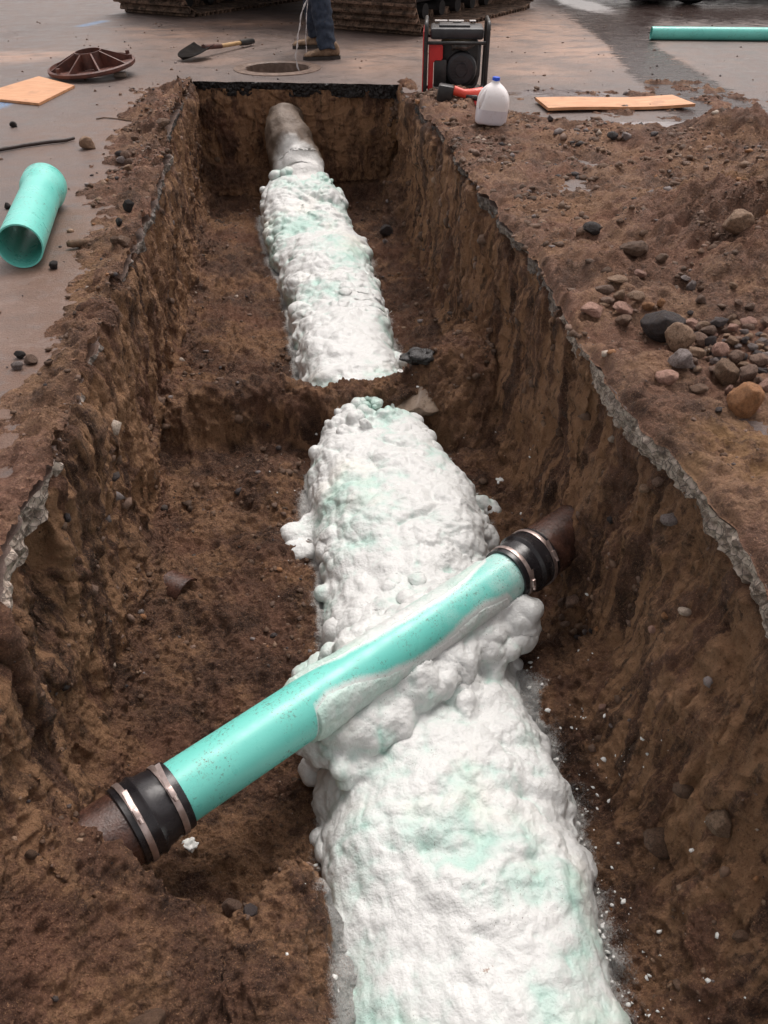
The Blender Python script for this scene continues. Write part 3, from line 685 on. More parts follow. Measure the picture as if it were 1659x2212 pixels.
# bulges that are plain in the photo: (px, py, radius, height)
BULG = [(800, 1545, .062, -.72), (765, 1580, .050, -.80), (835, 1500, .05, -.70), (880, 1430, .050, -.69), (930, 1400, .04, -.69), (970, 1385, .045, -.70), (1020, 1370, .045, -.70), (1060, 1350, .048, -.72),
        (1090, 1350, .045, -.78), (1080, 1400, .045, -.76), (1020, 1430, .05, -.72), (665, 1455, .045, -.80), (690, 1435, .045, -.77), (655, 1470, .035, -.84), (715, 1420, .05, -.72),
        (690, 1630, .055, -.86), (680, 1660, .045, -.90), (720, 1620, .06, -.82), (645, 1150, .075, -.90), (650, 1185, .065, -.92), (635, 1160, .05, -.93), (665, 1120, .05, -.88), (1055, 1105, .055, -.93), (1040, 1090, .05, -.90),
        (705, 1810, .04, -.90), (715, 1830, .04, -.88),
        (745, 930, .045, -.73), (770, 905, .05, -.73), (830, 895, .05, -.73), (720, 925, .04, -.80), (790, 915, .04, -.71), (745, 2100, .05, -.88), (755, 2010, .05, -.88),
 (940, 1500, .05, -.72), (1010, 1530, .055, -.72), (940, 1590, .05, -.73)]
main = empty('sewer_main', (0, 3.5, -.95), label='large sewer main under the trench floor buried in white spray foam', cat='sewer pipe')
def kid(name, me, m, par):
    o = link(name, me, m, par); o.matrix_parent_inverse = Matrix.Translation(-Vector(par.location)); return o
f1o = kid('foam_jacket', foam_mesh(.25, 3.36, .0062, 460, 3, BULG), FOAM, main); f1o['label'] = 'nearer lumpy foam jacket running under the green pipe'
f2o = kid('foam_jacket', foam_mesh(3.30, 6.50, .0095, 520, 5), FOAM, main); f2o['label'] = 'farther foam jacket beyond the soil bridge'
# mud-coated pipe climbing the back wall
a, b, z = foam_at(6.5); cx = float(a + b) / 2
pth = [(cx + .02, 6.3, -.60), (cx + .01, 6.5, -.515), (cx - .02, 6.62, -.425), (cx - .05, 6.70, -.32), (cx - .07, 6.79, -.205), (cx - .08, 6.92, -.105)]
pth = [Vector(p) + Vector((0, 0, -.10)) for p in pth]
rr = [.17, .185, .20, .19, .165, .125]; mb = MB()
pp = []; rq = []
for i in range(len(pth) - 1):
    for k in range(8): pp.append(pth[i].lerp(pth[i + 1], k / 8)); rq.append(rr[i] + (rr[i + 1] - rr[i]) * k / 8)
mb.tube(pp, rq, 48)
V = np.array(mb.v); cV = V.copy(); nrm = V - np.repeat(np.array([p[:] for p in pp]), 48, 0); nrm /= np.linalg.norm(nrm, axis=1, keepdims=True)
V = V + nrm * (.02 * fbm(V, .12, 4, .55))[:, None]
mb.v = [tuple(v) for v in V]
g = NT('mud_coated_pipe'); c = g.mix(g.ramp(g.noise(6, 5), .35, .65), (.10, .072, .052), (.17, .125, .092)); 
mf = g.ramp(g.math('ADD', g.attr('mist'), g.math('MULTIPLY', g.math('SUBTRACT', g.noise(30, 4, .8), .5), .4)), .2, .9); c = g.mix(mf, c, (.75, .75, .73))
MUDP = g.fin(c, .5, g.bump(g.noise(40, 5, .7), .008))
mo = mb.build('mud_coated_pipe', MUDP, main, True); mo.matrix_parent_inverse = Matrix.Translation(-Vector(main.location))
at = mo.data.attributes.new('mist', 'FLOAT', 'POINT'); at.data.foreach_set('value', (1 - sst(V[:, 1], 6.46, 6.62)).astype(np.float32))

# ================================================================== GREEN LATERAL PIPE WITH RUBBER COUPLINGS
L = float(np.linalg.norm(PB - PA)); RP = .0815
lat = empty('lateral_pipe', tuple((PA + PB) / 2), label='aqua green plastic sewer pipe lying across the foam between two black rubber couplings', cat='pipe')
INV = Matrix.Translation(-Vector(lat.location))
PU = np.array([0, 0, 1.0])
MP = Matrix(((PS[0], PU[0], PD[0], PA[0]), (PS[1], PU[1], PD[1], PA[1]), (PS[2], PU[2], PD[2], PA[2]), (0, 0, 0, 1)))   # x=side to viewer, y=up, z=along
def plat(mb, name, m, par=lat, **k):
    o = mb.build(name, m, par, True, auto=40, **k)
    if par is lat: o.matrix_parent_inverse = INV.copy()
    return o
s0, s1 = .18, 1.45
# thickness of sprayed foam on the pipe: function of position along the pipe and angle (0 = side to viewer, 90 = top)
def skin_t(s, ph):
    q = np.stack([s * 1.0, np.cos(ph) * RP, np.sin(ph) * RP], -1).reshape(-1, 3); nz = fbm(q, .05, 4, .55, 4.4).reshape(s.shape); n2 = fbm(q, .16, 2, .5, 7.4).reshape(s.shape)
    deg = np.degrees(ph)
    # viewer side band, from a blunt cuff at s~.56 to s~1.36
    lim = np.interp(s, [.57, .60, .65, .74, .84, .95, 1.10, 1.24, 1.34, 1.40], [-60, 38, 46, 36, 10, 2, 8, 24, 14, -60])
    A = lim + 7 * n2 - deg; ta = np.clip(A / 20, -1, 1)
    lim2 = np.interp(s, [.52, .62, .75, .90, 1.1, 1.25, 1.36, 1.45], [205, 146, 116, 103, 97, 103, 128, 205])
    B = deg - lim2 + 6 * n2; tb = np.clip(B / 16, -1, 1)
    t = np.maximum(ta, tb); return t, nz
ns, na = 300, 110; S_ = np.linspace(.48, 1.52, ns)[:, None] * np.ones((1, na)); PH = np.radians(np.linspace(-80, 250, na))[None] * np.ones((ns, 1))
t, nz = skin_t(S_, PH); w_ = worley(np.stack([S_, np.cos(PH) * RP, np.sin(PH) * RP], -1).reshape(-1, 3), .016)[0].reshape(S_.shape)
cuff = np.exp(-((S_ - .64) / .07) ** 2); thk = np.where(t > 0, .0003 + (.0055 + .007 * cuff) * np.minimum(t * (1.1 + cuff), 1) ** (1.0 - .4 * cuff) * (1 + .35 * nz) + .003 * (.5 - w_) * np.minimum(t * 2, 1), -.004 + t * .003)
rad = RP + thk; Vv = PA + S_[..., None] * PD + (np.cos(PH) * rad)[..., None] * PS + (np.sin(PH) * rad)[..., None] * PU
sk = link('foam_overspray', npmesh('foam_overspray', Vv.reshape(-1, 3), gridq(ns, na), {'lump': np.zeros(ns * na)}), FOAM, lat); sk.matrix_parent_inverse = INV.copy()
ns, na = 360, 96; S_ = np.linspace(s0, s1, ns)[:, None] * np.ones((1, na)); PH = np.linspace(0, 2 * math.pi, na, endpoint=False)[None] * np.ones((ns, 1))
PHs = (PH + math.pi / 2) % (2 * math.pi) - math.pi / 2
t, nz = skin_t(S_, PHs); mist = np.clip(.95 + t * .95 + .10 * nz + .22 * sst(S_, .80, 1.2), 0, 1) * (1 - sst(np.abs(S_ - .97), .42, .60)) + .35 * np.exp(-((S_ - 1.42) / .10) ** 2)
Vv = PA + S_[..., None] * PD + (np.cos(PH) * RP)[..., None] * PS + (np.sin(PH) * RP)[..., None] * PU
gp = link('green_pipe', npmesh('green_pipe', Vv.reshape(-1, 3), gridq(ns, na, 0, True), {'mist': np.clip(mist, 0, 1)}), GREEN, lat); gp.matrix_parent_inverse = INV.copy()
def coupling(zc, zi, zo, flip):
    # zi: inner end (green side), zo: outer end (rusty side)
    sgn = 1 if zo > zi else -1; Lc = abs(zo - zi)
    r1, r2 = RP + .010, .103
    pr = [(RP + .001, 0), (r1 - .001, 0), (r1, .004), (r1, .045), (r1 + .002, .05), (r2 - .008, .075 if flip else .07), (r2 + .001, .085), (r2, Lc - .05), (r2 - .003, Lc - .045), (r2 - .003, Lc - .003), (r2 - .006, Lc), (.088, Lc)]
    cpl = MB().lathe([(r, zi + sgn * z) for r, z in pr], 72, MP).build('rubber_coupling', RUBBER, lat, True, auto=35); cpl.matrix_parent_inverse = INV.copy()
    for z0, r in ((zi + sgn * .026, r1 + .0015), (zo - sgn * .024, r2 - .001)):
        mb = MB(); mb.lathe([(r - .001, z0 - .0075), (r + .0012, z0 - .0075), (r + .0016, z0 - .006), (r + .0016, z0 + .006), (r + .0012, z0 + .0075), (r - .001, z0 + .0075)], 96, MP)
        cl = mb.build('hose_clamp', STEEL, cpl, True, auto=30)
        a = R(62 if not flip else 40); 
        if flip and abs(z0 - zi) < .05: a = R(12)
        M = MP @ Matrix.Translation((0, 0, z0)) @ Matrix.Rotation(a, 4, 'Z') @ Matrix.Translation((r + .006, 0, 0))
        h = MB(); rot = M.to_3x3()
        h.box(M @ Vector((0, 0, 0)), (.010, .026, .014), rot, .002)
        h.tube([M @ Vector((.002, -.012, 0)), M @ Vector((.002, -.024, 0))], .0055, 10)
        h.build('screw_housing', STEEL, cl, True, auto=35)
        # free tail of the band leaving the ring
        M2 = MP @ Matrix.Translation((0, 0, z0)); tl = MB(); pv = []
        n_ = 14; tail = .5 if not flip else .34
        for k in range(n_):
            f = k / (n_ - 1); aa = a + .12 + f * tail; rr_ = r + .004 + (.030 if (not flip and abs(z0 - zi) < .05) else .004) * f ** 2
            for dz in (-.006, .006):
                for dr in (0, .0012): pv.append(M2 @ Vector(((rr_ + dr) * math.cos(aa), (rr_ + dr) * math.sin(aa), dz + .004 * f)))
        F = []
        for k in range(n_ - 1):
            o_ = 4 * k
            F += [(o_, o_ + 2, o_ + 6, o_ + 4), (o_ + 1, o_ + 5, o_ + 7, o_ + 3), (o_, o_ + 4, o_ + 5, o_ + 1), (o_ + 2, o_ + 3, o_ + 7, o_ + 6)]
        F += [(0, 1, 3, 2), (4 * n_ - 4, 4 * n_ - 2, 4 * n_ - 1, 4 * n_ - 3)]
        tl.add(pv, F); tl.build('band_tail', STEEL, cl, True, auto=30)
    return cpl
# parts with transforms baked in world space: nested children need the same inverse only once
coupling(0, s0 + .030, s0 - .110, False)
coupling(0, s1 - .030, s1 + .130, True)
for nm, za, zb_ in (('cast_iron_stub', -.30, s0 - .085), ('cast_iron_stub', s1 + .105, L + .10)):
    prf = [(.07, za), (.094, za)] + [(.094, za + (zb_ - za) * k / 12) for k in range(1, 13)] + [(.07, zb_)]
    plat(MB().lathe(prf, 64, MP), nm, RUST)

# ================================================================== THINGS ON THE GROUND
def wpx(p, px):   # width in metres of px photo pixels at the depth of point p
    return px * KP * float((np.array(p) - CAM) @ FW) / FPX
def axes_between(A, B):
    d = Vector(B) - Vector(A); return d, d.length
# --- short bell-ended pipe on the left bank
def pipe_piece(name, A, B, r, bell, label, wall=.006, n=64):
    A = Vector(A); B = Vector(B); d = (B - A).normalized(); Lp = (B - A).length
    root = empty(name, tuple((A + B) / 2), label=label, cat='pipe')
    x = Vector((0, 0, 1)).cross(d).normalized(); M = Matrix.Translation(A) @ Matrix(((x.x, 0, d.x, 0), (x.y, 0, d.y, 0), (0, 1, d.z, 0), (0, 0, 0, 1)))
    if bell:
        b0 = Lp - .14
        pr = [(r - wall, 0), (r, 0)] + [(r, b0 * k / 10) for k in range(1, 11)] + [(r + .011, b0 + .035), (r + .013, b0 + .05), (r + .013, Lp - .012), (r + .010, Lp - .003), (r + .004, Lp), (r + .004, Lp - .01), (r + .004, b0 + .05), (r - wall, b0 + .01)] + [(r - wall, b0 * k / 10) for k in range(9, 0, -1)] + [(r - wall, 0)]
    else: pr = [(r - wall, 0), (r, 0)] + [(r, Lp * k / 20) for k in range(1, 21)] + [(r - wall, Lp), (r - wall, 0)]
    o = MB().lathe(pr, n, M).build('pipe_wall', GREEN, root, True, auto=35); o.matrix_parent_inverse = Matrix.Translation(-Vector(root.location))
    me = o.data; at = me.attributes.new('mist', 'FLOAT', 'POINT'); at.data.foreach_set('value', np.full(len(me.vertices), -.6, np.float32))
    return root
A = atz(43, 532, .086); B = atz(97, 398, .093); pipe_piece('pipe_offcut', (A[0], A[1], .086), (B[0], B[1], .093), .084, True, 'short aqua green pipe piece with a bell end lying on the left bank')
A = atz(1404, 86); B = atz(1780, 90); pipe_piece('pipe_length', (A[0], A[1], .058), (B[0] + .3, B[1] - .05, .058), .057, False, 'long thin green pipe lying on the wet asphalt at the back right')

# --- plywood pieces
def board(name, corners, th, label, z=.012, warp=0.0):
    C4 = [Vector(atz(*c)) for c in corners]; c0 = sum(C4, Vector()) / 4; root = None
    n, m_ = 24, 8; V = []; bt = []
    for i in range(n):
        for j in range(m_):
            u, v = i / (n - 1), j / (m_ - 1)
            p = C4[0].lerp(C4[3], v).lerp(C4[1].lerp(C4[2], v), u)
            V.append((p.x - c0.x, p.y - c0.y, z + th + warp * math.sin(u * 7) * .5 + warp * (u - .5) ** 2 * 2))
    nb2 = len(V); V += [(x, y, zz - th) for x, y, zz in V]; F = []
    for i in range(n - 1):
        for j in range(m_ - 1):
            a = i * m_ + j; F += [(a, a + m_, a + m_ + 1, a + 1), (a + nb2, a + 1 + nb2, a + m_ + 1 + nb2, a + m_ + nb2)]
    for i in range(n - 1):
        for j in (0, m_ - 1): a = i * m_ + j; F.append((a, a + m_, a + m_ + nb2, a + nb2))
    for j in range(m_ - 1):
        for i in (0, n - 1): a = i * m_ + j; F.append((a, a + 1, a + 1 + nb2, a + nb2))
    o = MB().add(V, F).build(name, WOOD, None, False); o.location = (c0.x, c0.y, 0); return tag(o, label, 'board')
board('plywood_sheet', [(-60, 214), (85, 229), (162, 190), (85, 170)], .016, 'orange plywood offcut lying on the asphalt below the iron casting', .002)
board('wooden_plank', [(1183, 245), (1500, 237), (1450, 217), (1155, 222)], .018, 'narrow orange wooden plank on the wet asphalt behind the right bank', .012, .008)

# --- upturned cast-iron manhole casting with ribs
cc = Vector(atz(203, 163)); cc.z = .055
mc = empty('iron_casting', tuple(cc), label='round rusty cast iron casting with radial ribs and a central ring, propped up at left', cat='iron casting')
tl_ = Matrix.Rotation(R(-5), 4, 'Y') @ Matrix.Rotation(R(4), 4, 'X')
Rr = .335
MB().lathe([(.16, 0), (Rr, 0), (Rr + .006, .008), (Rr + .006, .028), (Rr - .012, .034), (Rr - .02, .014), (.16, .012), (.16, 0)], 72, tl_).build('flange', RUSTD, mc, True, auto=35)
MB().lathe([(.112, .010), (.104, .120), (.096, .120), (.100, .010), (.112, .010)], 48, tl_).build('collar', RUSTD, mc, True, auto=35)
MB().lathe([(.09, .006), (.2, .004), (.2, -.004), (.09, -.004), (.09, .006)], 48, tl_).build('base_plate', RUSTD, mc, True, auto=35)
for k in range(8):
    a = k * math.pi / 4 + .35; M = tl_ @ Matrix.Rotation(a, 4, 'Z') @ Matrix.Rotation(R(90), 4, 'X')
    MB().prism([(.103, .008), (Rr - .015, .008), (Rr - .015, .030), (.108, .116)], -.006, .006, M).build('rib', RUSTD, mc)
for k in (0, 3, 5):
    a = k * 1.15 + .5; p = tl_ @ Vector((Rr * .93 * math.cos(a), Rr * .93 * math.sin(a), .035))
    MB().tube([p, p + Vector((0, 0, .03))], .016, 10).build('lug', RUSTD, mc, True, auto=40)
p = tl_ @ Vector((.12, -.3, -.03)); 
# prop under it
rk = MB().box((cc.x + .22, cc.y - .10, .018), (.09, .07, .034), None, .008).build('stone_block', CONC, None, True, auto=30); tag(rk, 'small block wedged under the rusty iron casting', 'block')

# --- manhole in the asphalt
mh = empty('manhole', (MHC[0], MHC[1], 0), label='open round manhole with a rusty iron rim just behind the end of the trench', cat='manhole')
MB().lathe([(.265, -.10), (.268, .004), (.29, .014), (.305, .012), (.34, .006), (.36, .006), (.362, -.01)], 72).build('rim', m_simple('worn_rim_iron', (.12, .075, .055), (.22, .15, .115), 18, .45, 0, .004), mh, True, auto=35)
MB().lathe([(.265, -.10), (.245, -.105), (.24, -.15), (.30, -.16), (.30, -1.2), (.0, -1.2)], 48).build('shaft', m_simple('shaft_wall', (.06, .038, .028), (.11, .07, .05), 8, .7, 0, .01), mh, True, auto=50)

# --- shovel
h1 = Vector(atz(548, 98)); b0 = Vector(atz(448, 122))
sh = empty('shovel', tuple(b0), label='spade with a dark blade and short yellow wooden handle lying behind the trench', cat='shovel')
dv = (h1 - b0); dl_ = dv.length; M = Matrix.Rotation(math.atan2(dv.y, dv.x), 4, 'Z')
nx_, ny_ = 14, 11; V = []; 
for i in range(nx_):
    for j in range(ny_):
        u = i / (nx_ - 1); v = j / (ny_ - 1) * 2 - 1; w = .125 * (1 - max(0, (u - .45) / .55) ** 2.2) ** .5 * (.9 + .1 * u)
        V.append(M @ Vector((-.02 - u * .33, v * w, .075 - .055 * u + .035 * v * v * (1 - .5 * u))))
k_ = len(V); V += [p - Vector((0, 0, .004)) for p in V]; F = []
for i in range(nx_ - 1):
    for j in range(ny_ - 1):
        a = i * ny_ + j; F += [(a, a + ny_, a + ny_ + 1, a + 1), (a + k_, a + 1 + k_, a + ny_ + 1 + k_, a + ny_ + k_)]
    for j in (0, ny_ - 1): a = i * ny_ + j; F.append((a, a + ny_, a + ny_ + k_, a + k_))
for j in range(ny_ - 1): F.append((j, j + 1, j + 1 + k_, j + k_))
MB().add(V, F).build('blade', m_simple('dark_spade_steel', (.008, .007, .007), (.02, .016, .014), 10, .9, 0, .002, .08), sh, True, auto=40)
MB().tube([M @ Vector((-.04, 0, .075)), M @ Vector((.05, 0, .070)), M @ Vector((.22, 0, .055))], [.024, .021, .019], 14).build('socket', RUSTD, sh, True, auto=40)
MB().tube([M @ Vector((.21, 0, .056)), M @ Vector((dl_ * .72, 0, .046))], .018, 14).build('handle', m_simple('yellow_wood', (.42, .26, .12), (.55, .36, .18), 12, .5), sh, True, auto=40)
MB().tube([M @ Vector((dl_ * .70, 0, .046)), M @ Vector((dl_ * .84, 0, .042)), M @ Vector((dl_ * .99, 0, .036))], [.024, .028, .024], 14).build('grip', BLACKP, sh, True, auto=40)

# --- bent rusty rod
pts = [Vector(atz(x, y, .014)) for x, y in [(-60, 333), (0, 323), (50, 314), (100, 307), (140, 303), (160, 298)]]
tag(MB().tube(pts, [.011] * 5 + [.009], 10).build('iron_rod', m_simple('dark_rod', (.03, .02, .018), (.06, .04, .035), 30, .5), None, True, auto=50), 'dark bent iron rod lying on the asphalt above the bell-ended pipe', 'rod')
pts = [Vector(atz(x, y, .005)) for x, y in [(208, 257), (225, 254), (250, 256), (283, 261)]]
tag(MB().tube(pts, .004, 6).build('twig', TWIG, None, True), 'thin twig on the asphalt in front of the iron casting', 'twig')
pts = [Vector(atz(x, y, .02)) for x, y in [(144, 528), (155, 527), (170, 525), (185, 523), (197, 519)]]
tag(MB().tube(pts, [.010, .016, .017, .015, .008], 8).build('bark_strip', TWIG, None, True), 'flat muddy strip lying between the bell-ended pipe and the trench', 'debris')

# --- portable generator
gx, gy = atz(975, 203)[:2]; gyaw = R(-10)
gen = empty('generator', (gx + .03, gy + .16, 0.015), gyaw, label='portable generator with red side panel and black tube frame beyond the right bank', cat='generator')
W, D, Hh = .50, .40, .50      # width seen, depth, height
def arc(cx_, cy_, r, a0, a1, n=6): return [(cx_ + r * math.cos(R(a0 + (a1 - a0) * k / n)), cy_ + r * math.sin(R(a0 + (a1 - a0) * k / n))) for k in range(n + 1)]
for sx in (-1, 1):
    prof = arc(-D / 2 + .05, .05, .05, 180, 270) + arc(D / 2 - .05, .05, .05, 270, 360) + arc(D / 2 - .05, Hh - .05, .05, 0, 90) + arc(-D / 2 + .05, Hh - .05, .05, 90, 180)
    x = sx * (W / 2 - .012)
    MB().tube([(x, a, b) for a, b in prof], .0145, 12, close=True).build('frame_hoop', BLACKP, gen, True)
for (y, z) in ((-D / 2, Hh - .13), (D / 2, Hh - .13), (-D / 2 + .04, .012), (D / 2 - .04, .012)):
    MB().tube([(-W / 2 + .012, y, z), (W / 2 - .012, y, z)], .012, 10).build('cross_bar', BLACKP, gen, True)
MB().tube([(W / 2 - .07, -D / 2, Hh - .13), (W / 2 - .07, -D / 2, .16), (W / 2 - .085, -D / 2, .10), (W / 2 - .12, -D / 2, .06), (W / 2 - .15, -D / 2, .03)], .010, 10).build('brace', BLACKP, gen, True)
MB().box((0, .0, Hh - .075), (W - .09, D - .06, .075), None, .018).build('fuel_tank', DGREY, gen, True, auto=30)
MB().box((-.02, -.02, Hh - .032), (.24, .18, .022), None, .008).build('tank_ridge', DGREY, gen, True, auto=30)
MB().lathe([(0, Hh - .015), (.034, Hh - .015), (.036, Hh - .03), (.036, Hh - .042)], 24, Matrix.Translation((0, .03, 0))).build('fuel_cap', BLACKP, gen, True, auto=30)
mb = MB(); 
for xx, ww in ((-.125, .10), (-.005, .12), (.125, .05)): mb.box((xx, .13, Hh - .020), (ww, .05, .008), None, .002)
mb.build('tank_label', m_simple('pale_label', (.5, .46, .45), (.6, .57, .55), 20, .4), gen)
MB().prism([(-W / 2 + .035, .02), (-W / 2 + .075, .02), (-W / 2 + .075, .235), (-W / 2 + .088, .25), (-W / 2 + .135, .25), (-W / 2 + .145, .262), (-W / 2 + .145, Hh - .155), (-W / 2 + .135, Hh - .145), (-W / 2 + .035, Hh - .13)], -.006, .006,
           Matrix.Translation((0, -D / 2 + .035, 0)) @ Matrix.Rotation(R(90), 4, 'X')).build('red_panel', REDP, gen, False, bevel=.003)
MB().box((-W / 2 - .006, -.01, .235), (.010, D - .02, .42), None, .004).build('red_side_cover', REDP, gen, True, auto=30)
MB().box((.03, .04, .21), (.30, .24, .30), None, .02).build('engine_block', BLACKP, gen, True, auto=30)
Mr = Matrix.Translation((.045, -.11, .185)) @ Matrix.Rotation(R(90), 4, 'X')
mb = MB().lathe([(.0, .052), (.045, .052), (.05, .046), (.095, .044), (.115, .03), (.122, .0), (.122, -.03)], 48, Mr)
mb.build('recoil_cover', DGREY, gen, True, auto=30)
mb = MB()
for k in range(7): mb.box(Mr @ Vector((-.02, -.07 + k * .022, .050)), (.13 - abs(k - 3) * .012, .004, .005), None)
mb.build('cooling_slots', BLACKP, gen)
MB().tube([(-.03, -.14, .33), (.0, -.14, .345), (.07, -.135, .335), (.12, -.13, .36), (.16, -.12, .375)], [.016, .022, .03, .026, .012], 12).build('intake_pipe', METALG, gen, True)
MB().tube([(-.03, -.15, .31), (-.03, -.15, .385)], .008, 8).build('fuel_valve', METALG, gen, True)
MB().box((-.12, -.11, .16), (.10, .10, .19), None, .012).build('air_filter', BLACKP, gen, True, auto=30)
for k, xx in enumerate((-.09, -.05, .02, .13)): MB().tube([(xx, -.17, .02), (xx, -.17, .055 + .01 * (k % 2))], .008, 8).build('mounting_bolt', METALG, gen, True)
MB().box((0, 0, .028), (W - .08, D - .08, .016), None, .003).build('base_tray', BLACKP, gen, True, auto=30)

gen.scale = (.88, .88, .90); gen.location.y -= .20; gen.location.x -= .02
# --- cordless red tool in front of it
tp = Vector(atz(1000, 205, .10)); tl2 = empty('cordless_tool', (tp.x - .01, tp.y - .04, .05), R(-12), label='red and black cordless hand tool lying in front of the generator', cat='power tool')
MB().box((-.095, 0, .055), (.085, .075, .085), Matrix.Rotation(R(8), 3, 'Y'), .012).build('battery', BLACKP, tl2, True, auto=30)
MB().tube([(-.05, 0, .07), (.0, 0, .055), (.04, 0, .045), (.10, -.005, .045), (.145, -.01, .038)], [.024, .022, .034, .044, .026], 18).build('motor_housing', ORED, tl2, True, auto=60)
MB().tube([(.02, -.028, .045), (.07, -.040, .042), (.13, -.036, .036)], [.010, .014, .012], 12).build('grip', BLACKP, tl2, True)
MB().lathe([(0, .0), (.045, .0), (.052, -.012), (.052, -.03), (.03, -.038), (0, -.038)], 28, Matrix.Translation((.09, -.005, .028))).build('guard', REDP, tl2, True, auto=35)

tl2.scale = (1.2, 1.2, 1.2)
# --- milk jug
jp = hit(1061, 268); jp = jp[0] if jp else Vector(atz(1061, 268))
jug = empty('plastic_jug', (jp.x + .0, jp.y + .03, jp.z - .004), R(-14), label='translucent white gallon jug with a blue cap standing on the right bank', cat='jug')
g = NT('milky_plastic'); g.b.inputs['Subsurface Weight'].default_value = 0
wl_ = g.n('SeparateXYZ'); g.L(g.tc.outputs['Object'], wl_.inputs[0])
c = g.mix(g.ramp(wl_.outputs[2], .088, .091), (.66, .62, .66), (.86, .82, .82)); c = g.mix(g.math('MULTIPLY', g.ramp(g.noise(40, 4, .8), .56, .70), .35), c, (.45, .33, .25))
JUGM = g.fin(c, .32, g.bump(g.noise(25, 3), .003, .4))
n_ = 48; V = []; prof = [(0, .0), (.060, .0), (.071, .008), (.074, .02), (.075, .10), (.074, .135), (.068, .165), (.052, .195), (.034, .215), (.021, .226), (.0185, .232), (.0185, .240)]
for r, z in prof:
    for k in range(n_):
        a = 2 * math.pi * k / n_; sq = (abs(math.cos(a)) ** 5 + abs(math.sin(a)) ** 5) ** (-1 / 5) if r > .05 else 1 + ((abs(math.cos(a)) ** 5 + abs(math.sin(a)) ** 5) ** (-1 / 5) - 1) * max(0, (r - .02) / .03)
        rr_ = r * (1 + (sq - 1) * .8); x, y = rr_ * math.cos(a), rr_ * math.sin(a)
        # recess for the handle on the left front corner
        d_ = math.exp(-((a - R(215)) / .33) ** 2) * math.exp(-((z - .15) / .05) ** 2)
        s_ = 1 - .42 * d_; fl_ = 1 - .03 * (math.cos(a * 12) > .4) * (z < .03)
        V.append((1.2 * x * s_ * fl_, 1.12 * y * s_ * fl_, z + (.006 * abs(math.sin(a * 4)) if z < .001 and r > .05 else 0)))
F = [(i * n_ + k, i * n_ + (k + 1) % n_, (i + 1) * n_ + (k + 1) % n_, (i + 1) * n_ + k) for i in range(len(prof) - 1) for k in range(n_)]
jb = MB().add(V, F).build('jug_body', JUGM, jug, True); sb = jb.modifiers.new('s', 'SUBSURF'); sb.levels = sb.render_levels = 1
MB().tube([Vector((-.058, -.045, .085)), Vector((-.066, -.050, .12)), Vector((-.058, -.044, .16)), Vector((-.036, -.028, .195)), Vector((-.015, -.012, .215))], [.014, .0125, .012, .012, .012], 14).build('handle', JUGM, jug, True)
jug.scale = (1.08, 1.08, .98); jug.rotation_euler.y = R(4)
MB().lathe([(0, .258), (.018, .258), (.0205, .255), (.021, .238), (.019, .236)], 36).build('cap', m_simple('blue_cap', (.015, .085, .62), (.025, .11, .70), 10, .35), jug, True, auto=35)

# --- crawler machine: two tracks and a body above them
m0 = Vector(atz(895, 84)); m1 = Vector(atz(245, 30)); dfr = (m0 - m1).normalized(); yaw = math.atan2(dfr.y, dfr.x)
ex = empty('excavator', tuple((m0 + m1) / 2), yaw, label='tracked excavator parked behind the trench, only its muddy steel tracks in view', cat='excavator')
tot = (m0 - m1).length
def track(xc, w, Lt=3.2, Ht=.72):
    rt_ = Ht / 2; per = [];  n = 46
    path = []
    for k in range(200):
        t = k / 200 * (2 * (Lt - Ht) + math.pi * Ht)
        if t < Lt - Ht: p = (rt_ + t, 0.0, 0)   # bottom run
        elif t < Lt - Ht + math.pi * rt_:
            a = (t - (Lt - Ht)) / rt_ - math.pi / 2; p = (Lt - rt_ + rt_ * math.cos(a), rt_ + rt_ * math.sin(a), a + math.pi / 2)
        elif t < 2 * (Lt - Ht) + math.pi * rt_: p = (Lt - rt_ - (t - (Lt - Ht) - math.pi * rt_), Ht, math.pi)
        else:
            a = (t - 2 * (Lt - Ht) - math.pi * rt_) / rt_ + math.pi / 2; p = (rt_ + rt_ * math.cos(a), rt_ + rt_ * math.sin(a), a + math.pi / 2)
        path.append(p)
    tr = MB(); n = 44
    for k in range(n):
        y, z, a = path[int(k * 200 / n)]
        M = Matrix.Translation((xc, y, z + .03)) @ Matrix.Rotation(a, 4, 'X'); rot = M.to_3x3()
        tr.box(M @ Vector((0, 0, .006)), (w, .155, .014), rot)
        for dy in (-.040, .040): tr.box(M @ Vector((0, dy, -.026)), (w - .006, .024, .060), rot)
        tr.box(M @ Vector((0, 0, .05)), (.12, .14, .07), rot)
    tk_ = tr.build('track', TRACKM, ex)
    fr_ = MB().box((xc, Lt / 2, Ht * .5), (.22, Lt - .7, .30), None, .03)
    for yy_ in (rt_, Lt - rt_): fr_.tube([(xc - .10, yy_, rt_ + .02), (xc + .10, yy_, rt_ + .02)], rt_ - .11, 28)
    for k in range(6): fr_.tube([(xc - .14, .6 + k * .4, .13), (xc + .14, .6 + k * .4, .13)], .075, 16)
    fr_.build('roller_frame', PAINTK, tk_, True, auto=35)
w_r = (Vector(atz(895, 84)) - Vector(atz(725, 72))).length; w_l = (Vector(atz(430, 44)) - Vector(atz(245, 30))).length
wt = (w_r + w_l) / 2
track(tot / 2 - wt / 2, wt); track(-tot / 2 + wt / 2, wt)
MB().box((0, 1.6, .55), (tot - 2 * wt - .1, 1.7, .34), None, .04).build('car_body', PAINTK, ex, True, auto=30)
MB().box((0, 1.9, 1.45), (tot - .3, 3.0, 1.1), None, .08).build('upper_body', m_simple('machine_yellow', (.45, .28, .05), (.5, .33, .07), 5, .5), ex, True, auto=30)
MB().box((-.55, .85, 1.9), (.9, 1.2, 1.1), None, .06).build('cab', PAINTK, ex, True, auto=30)

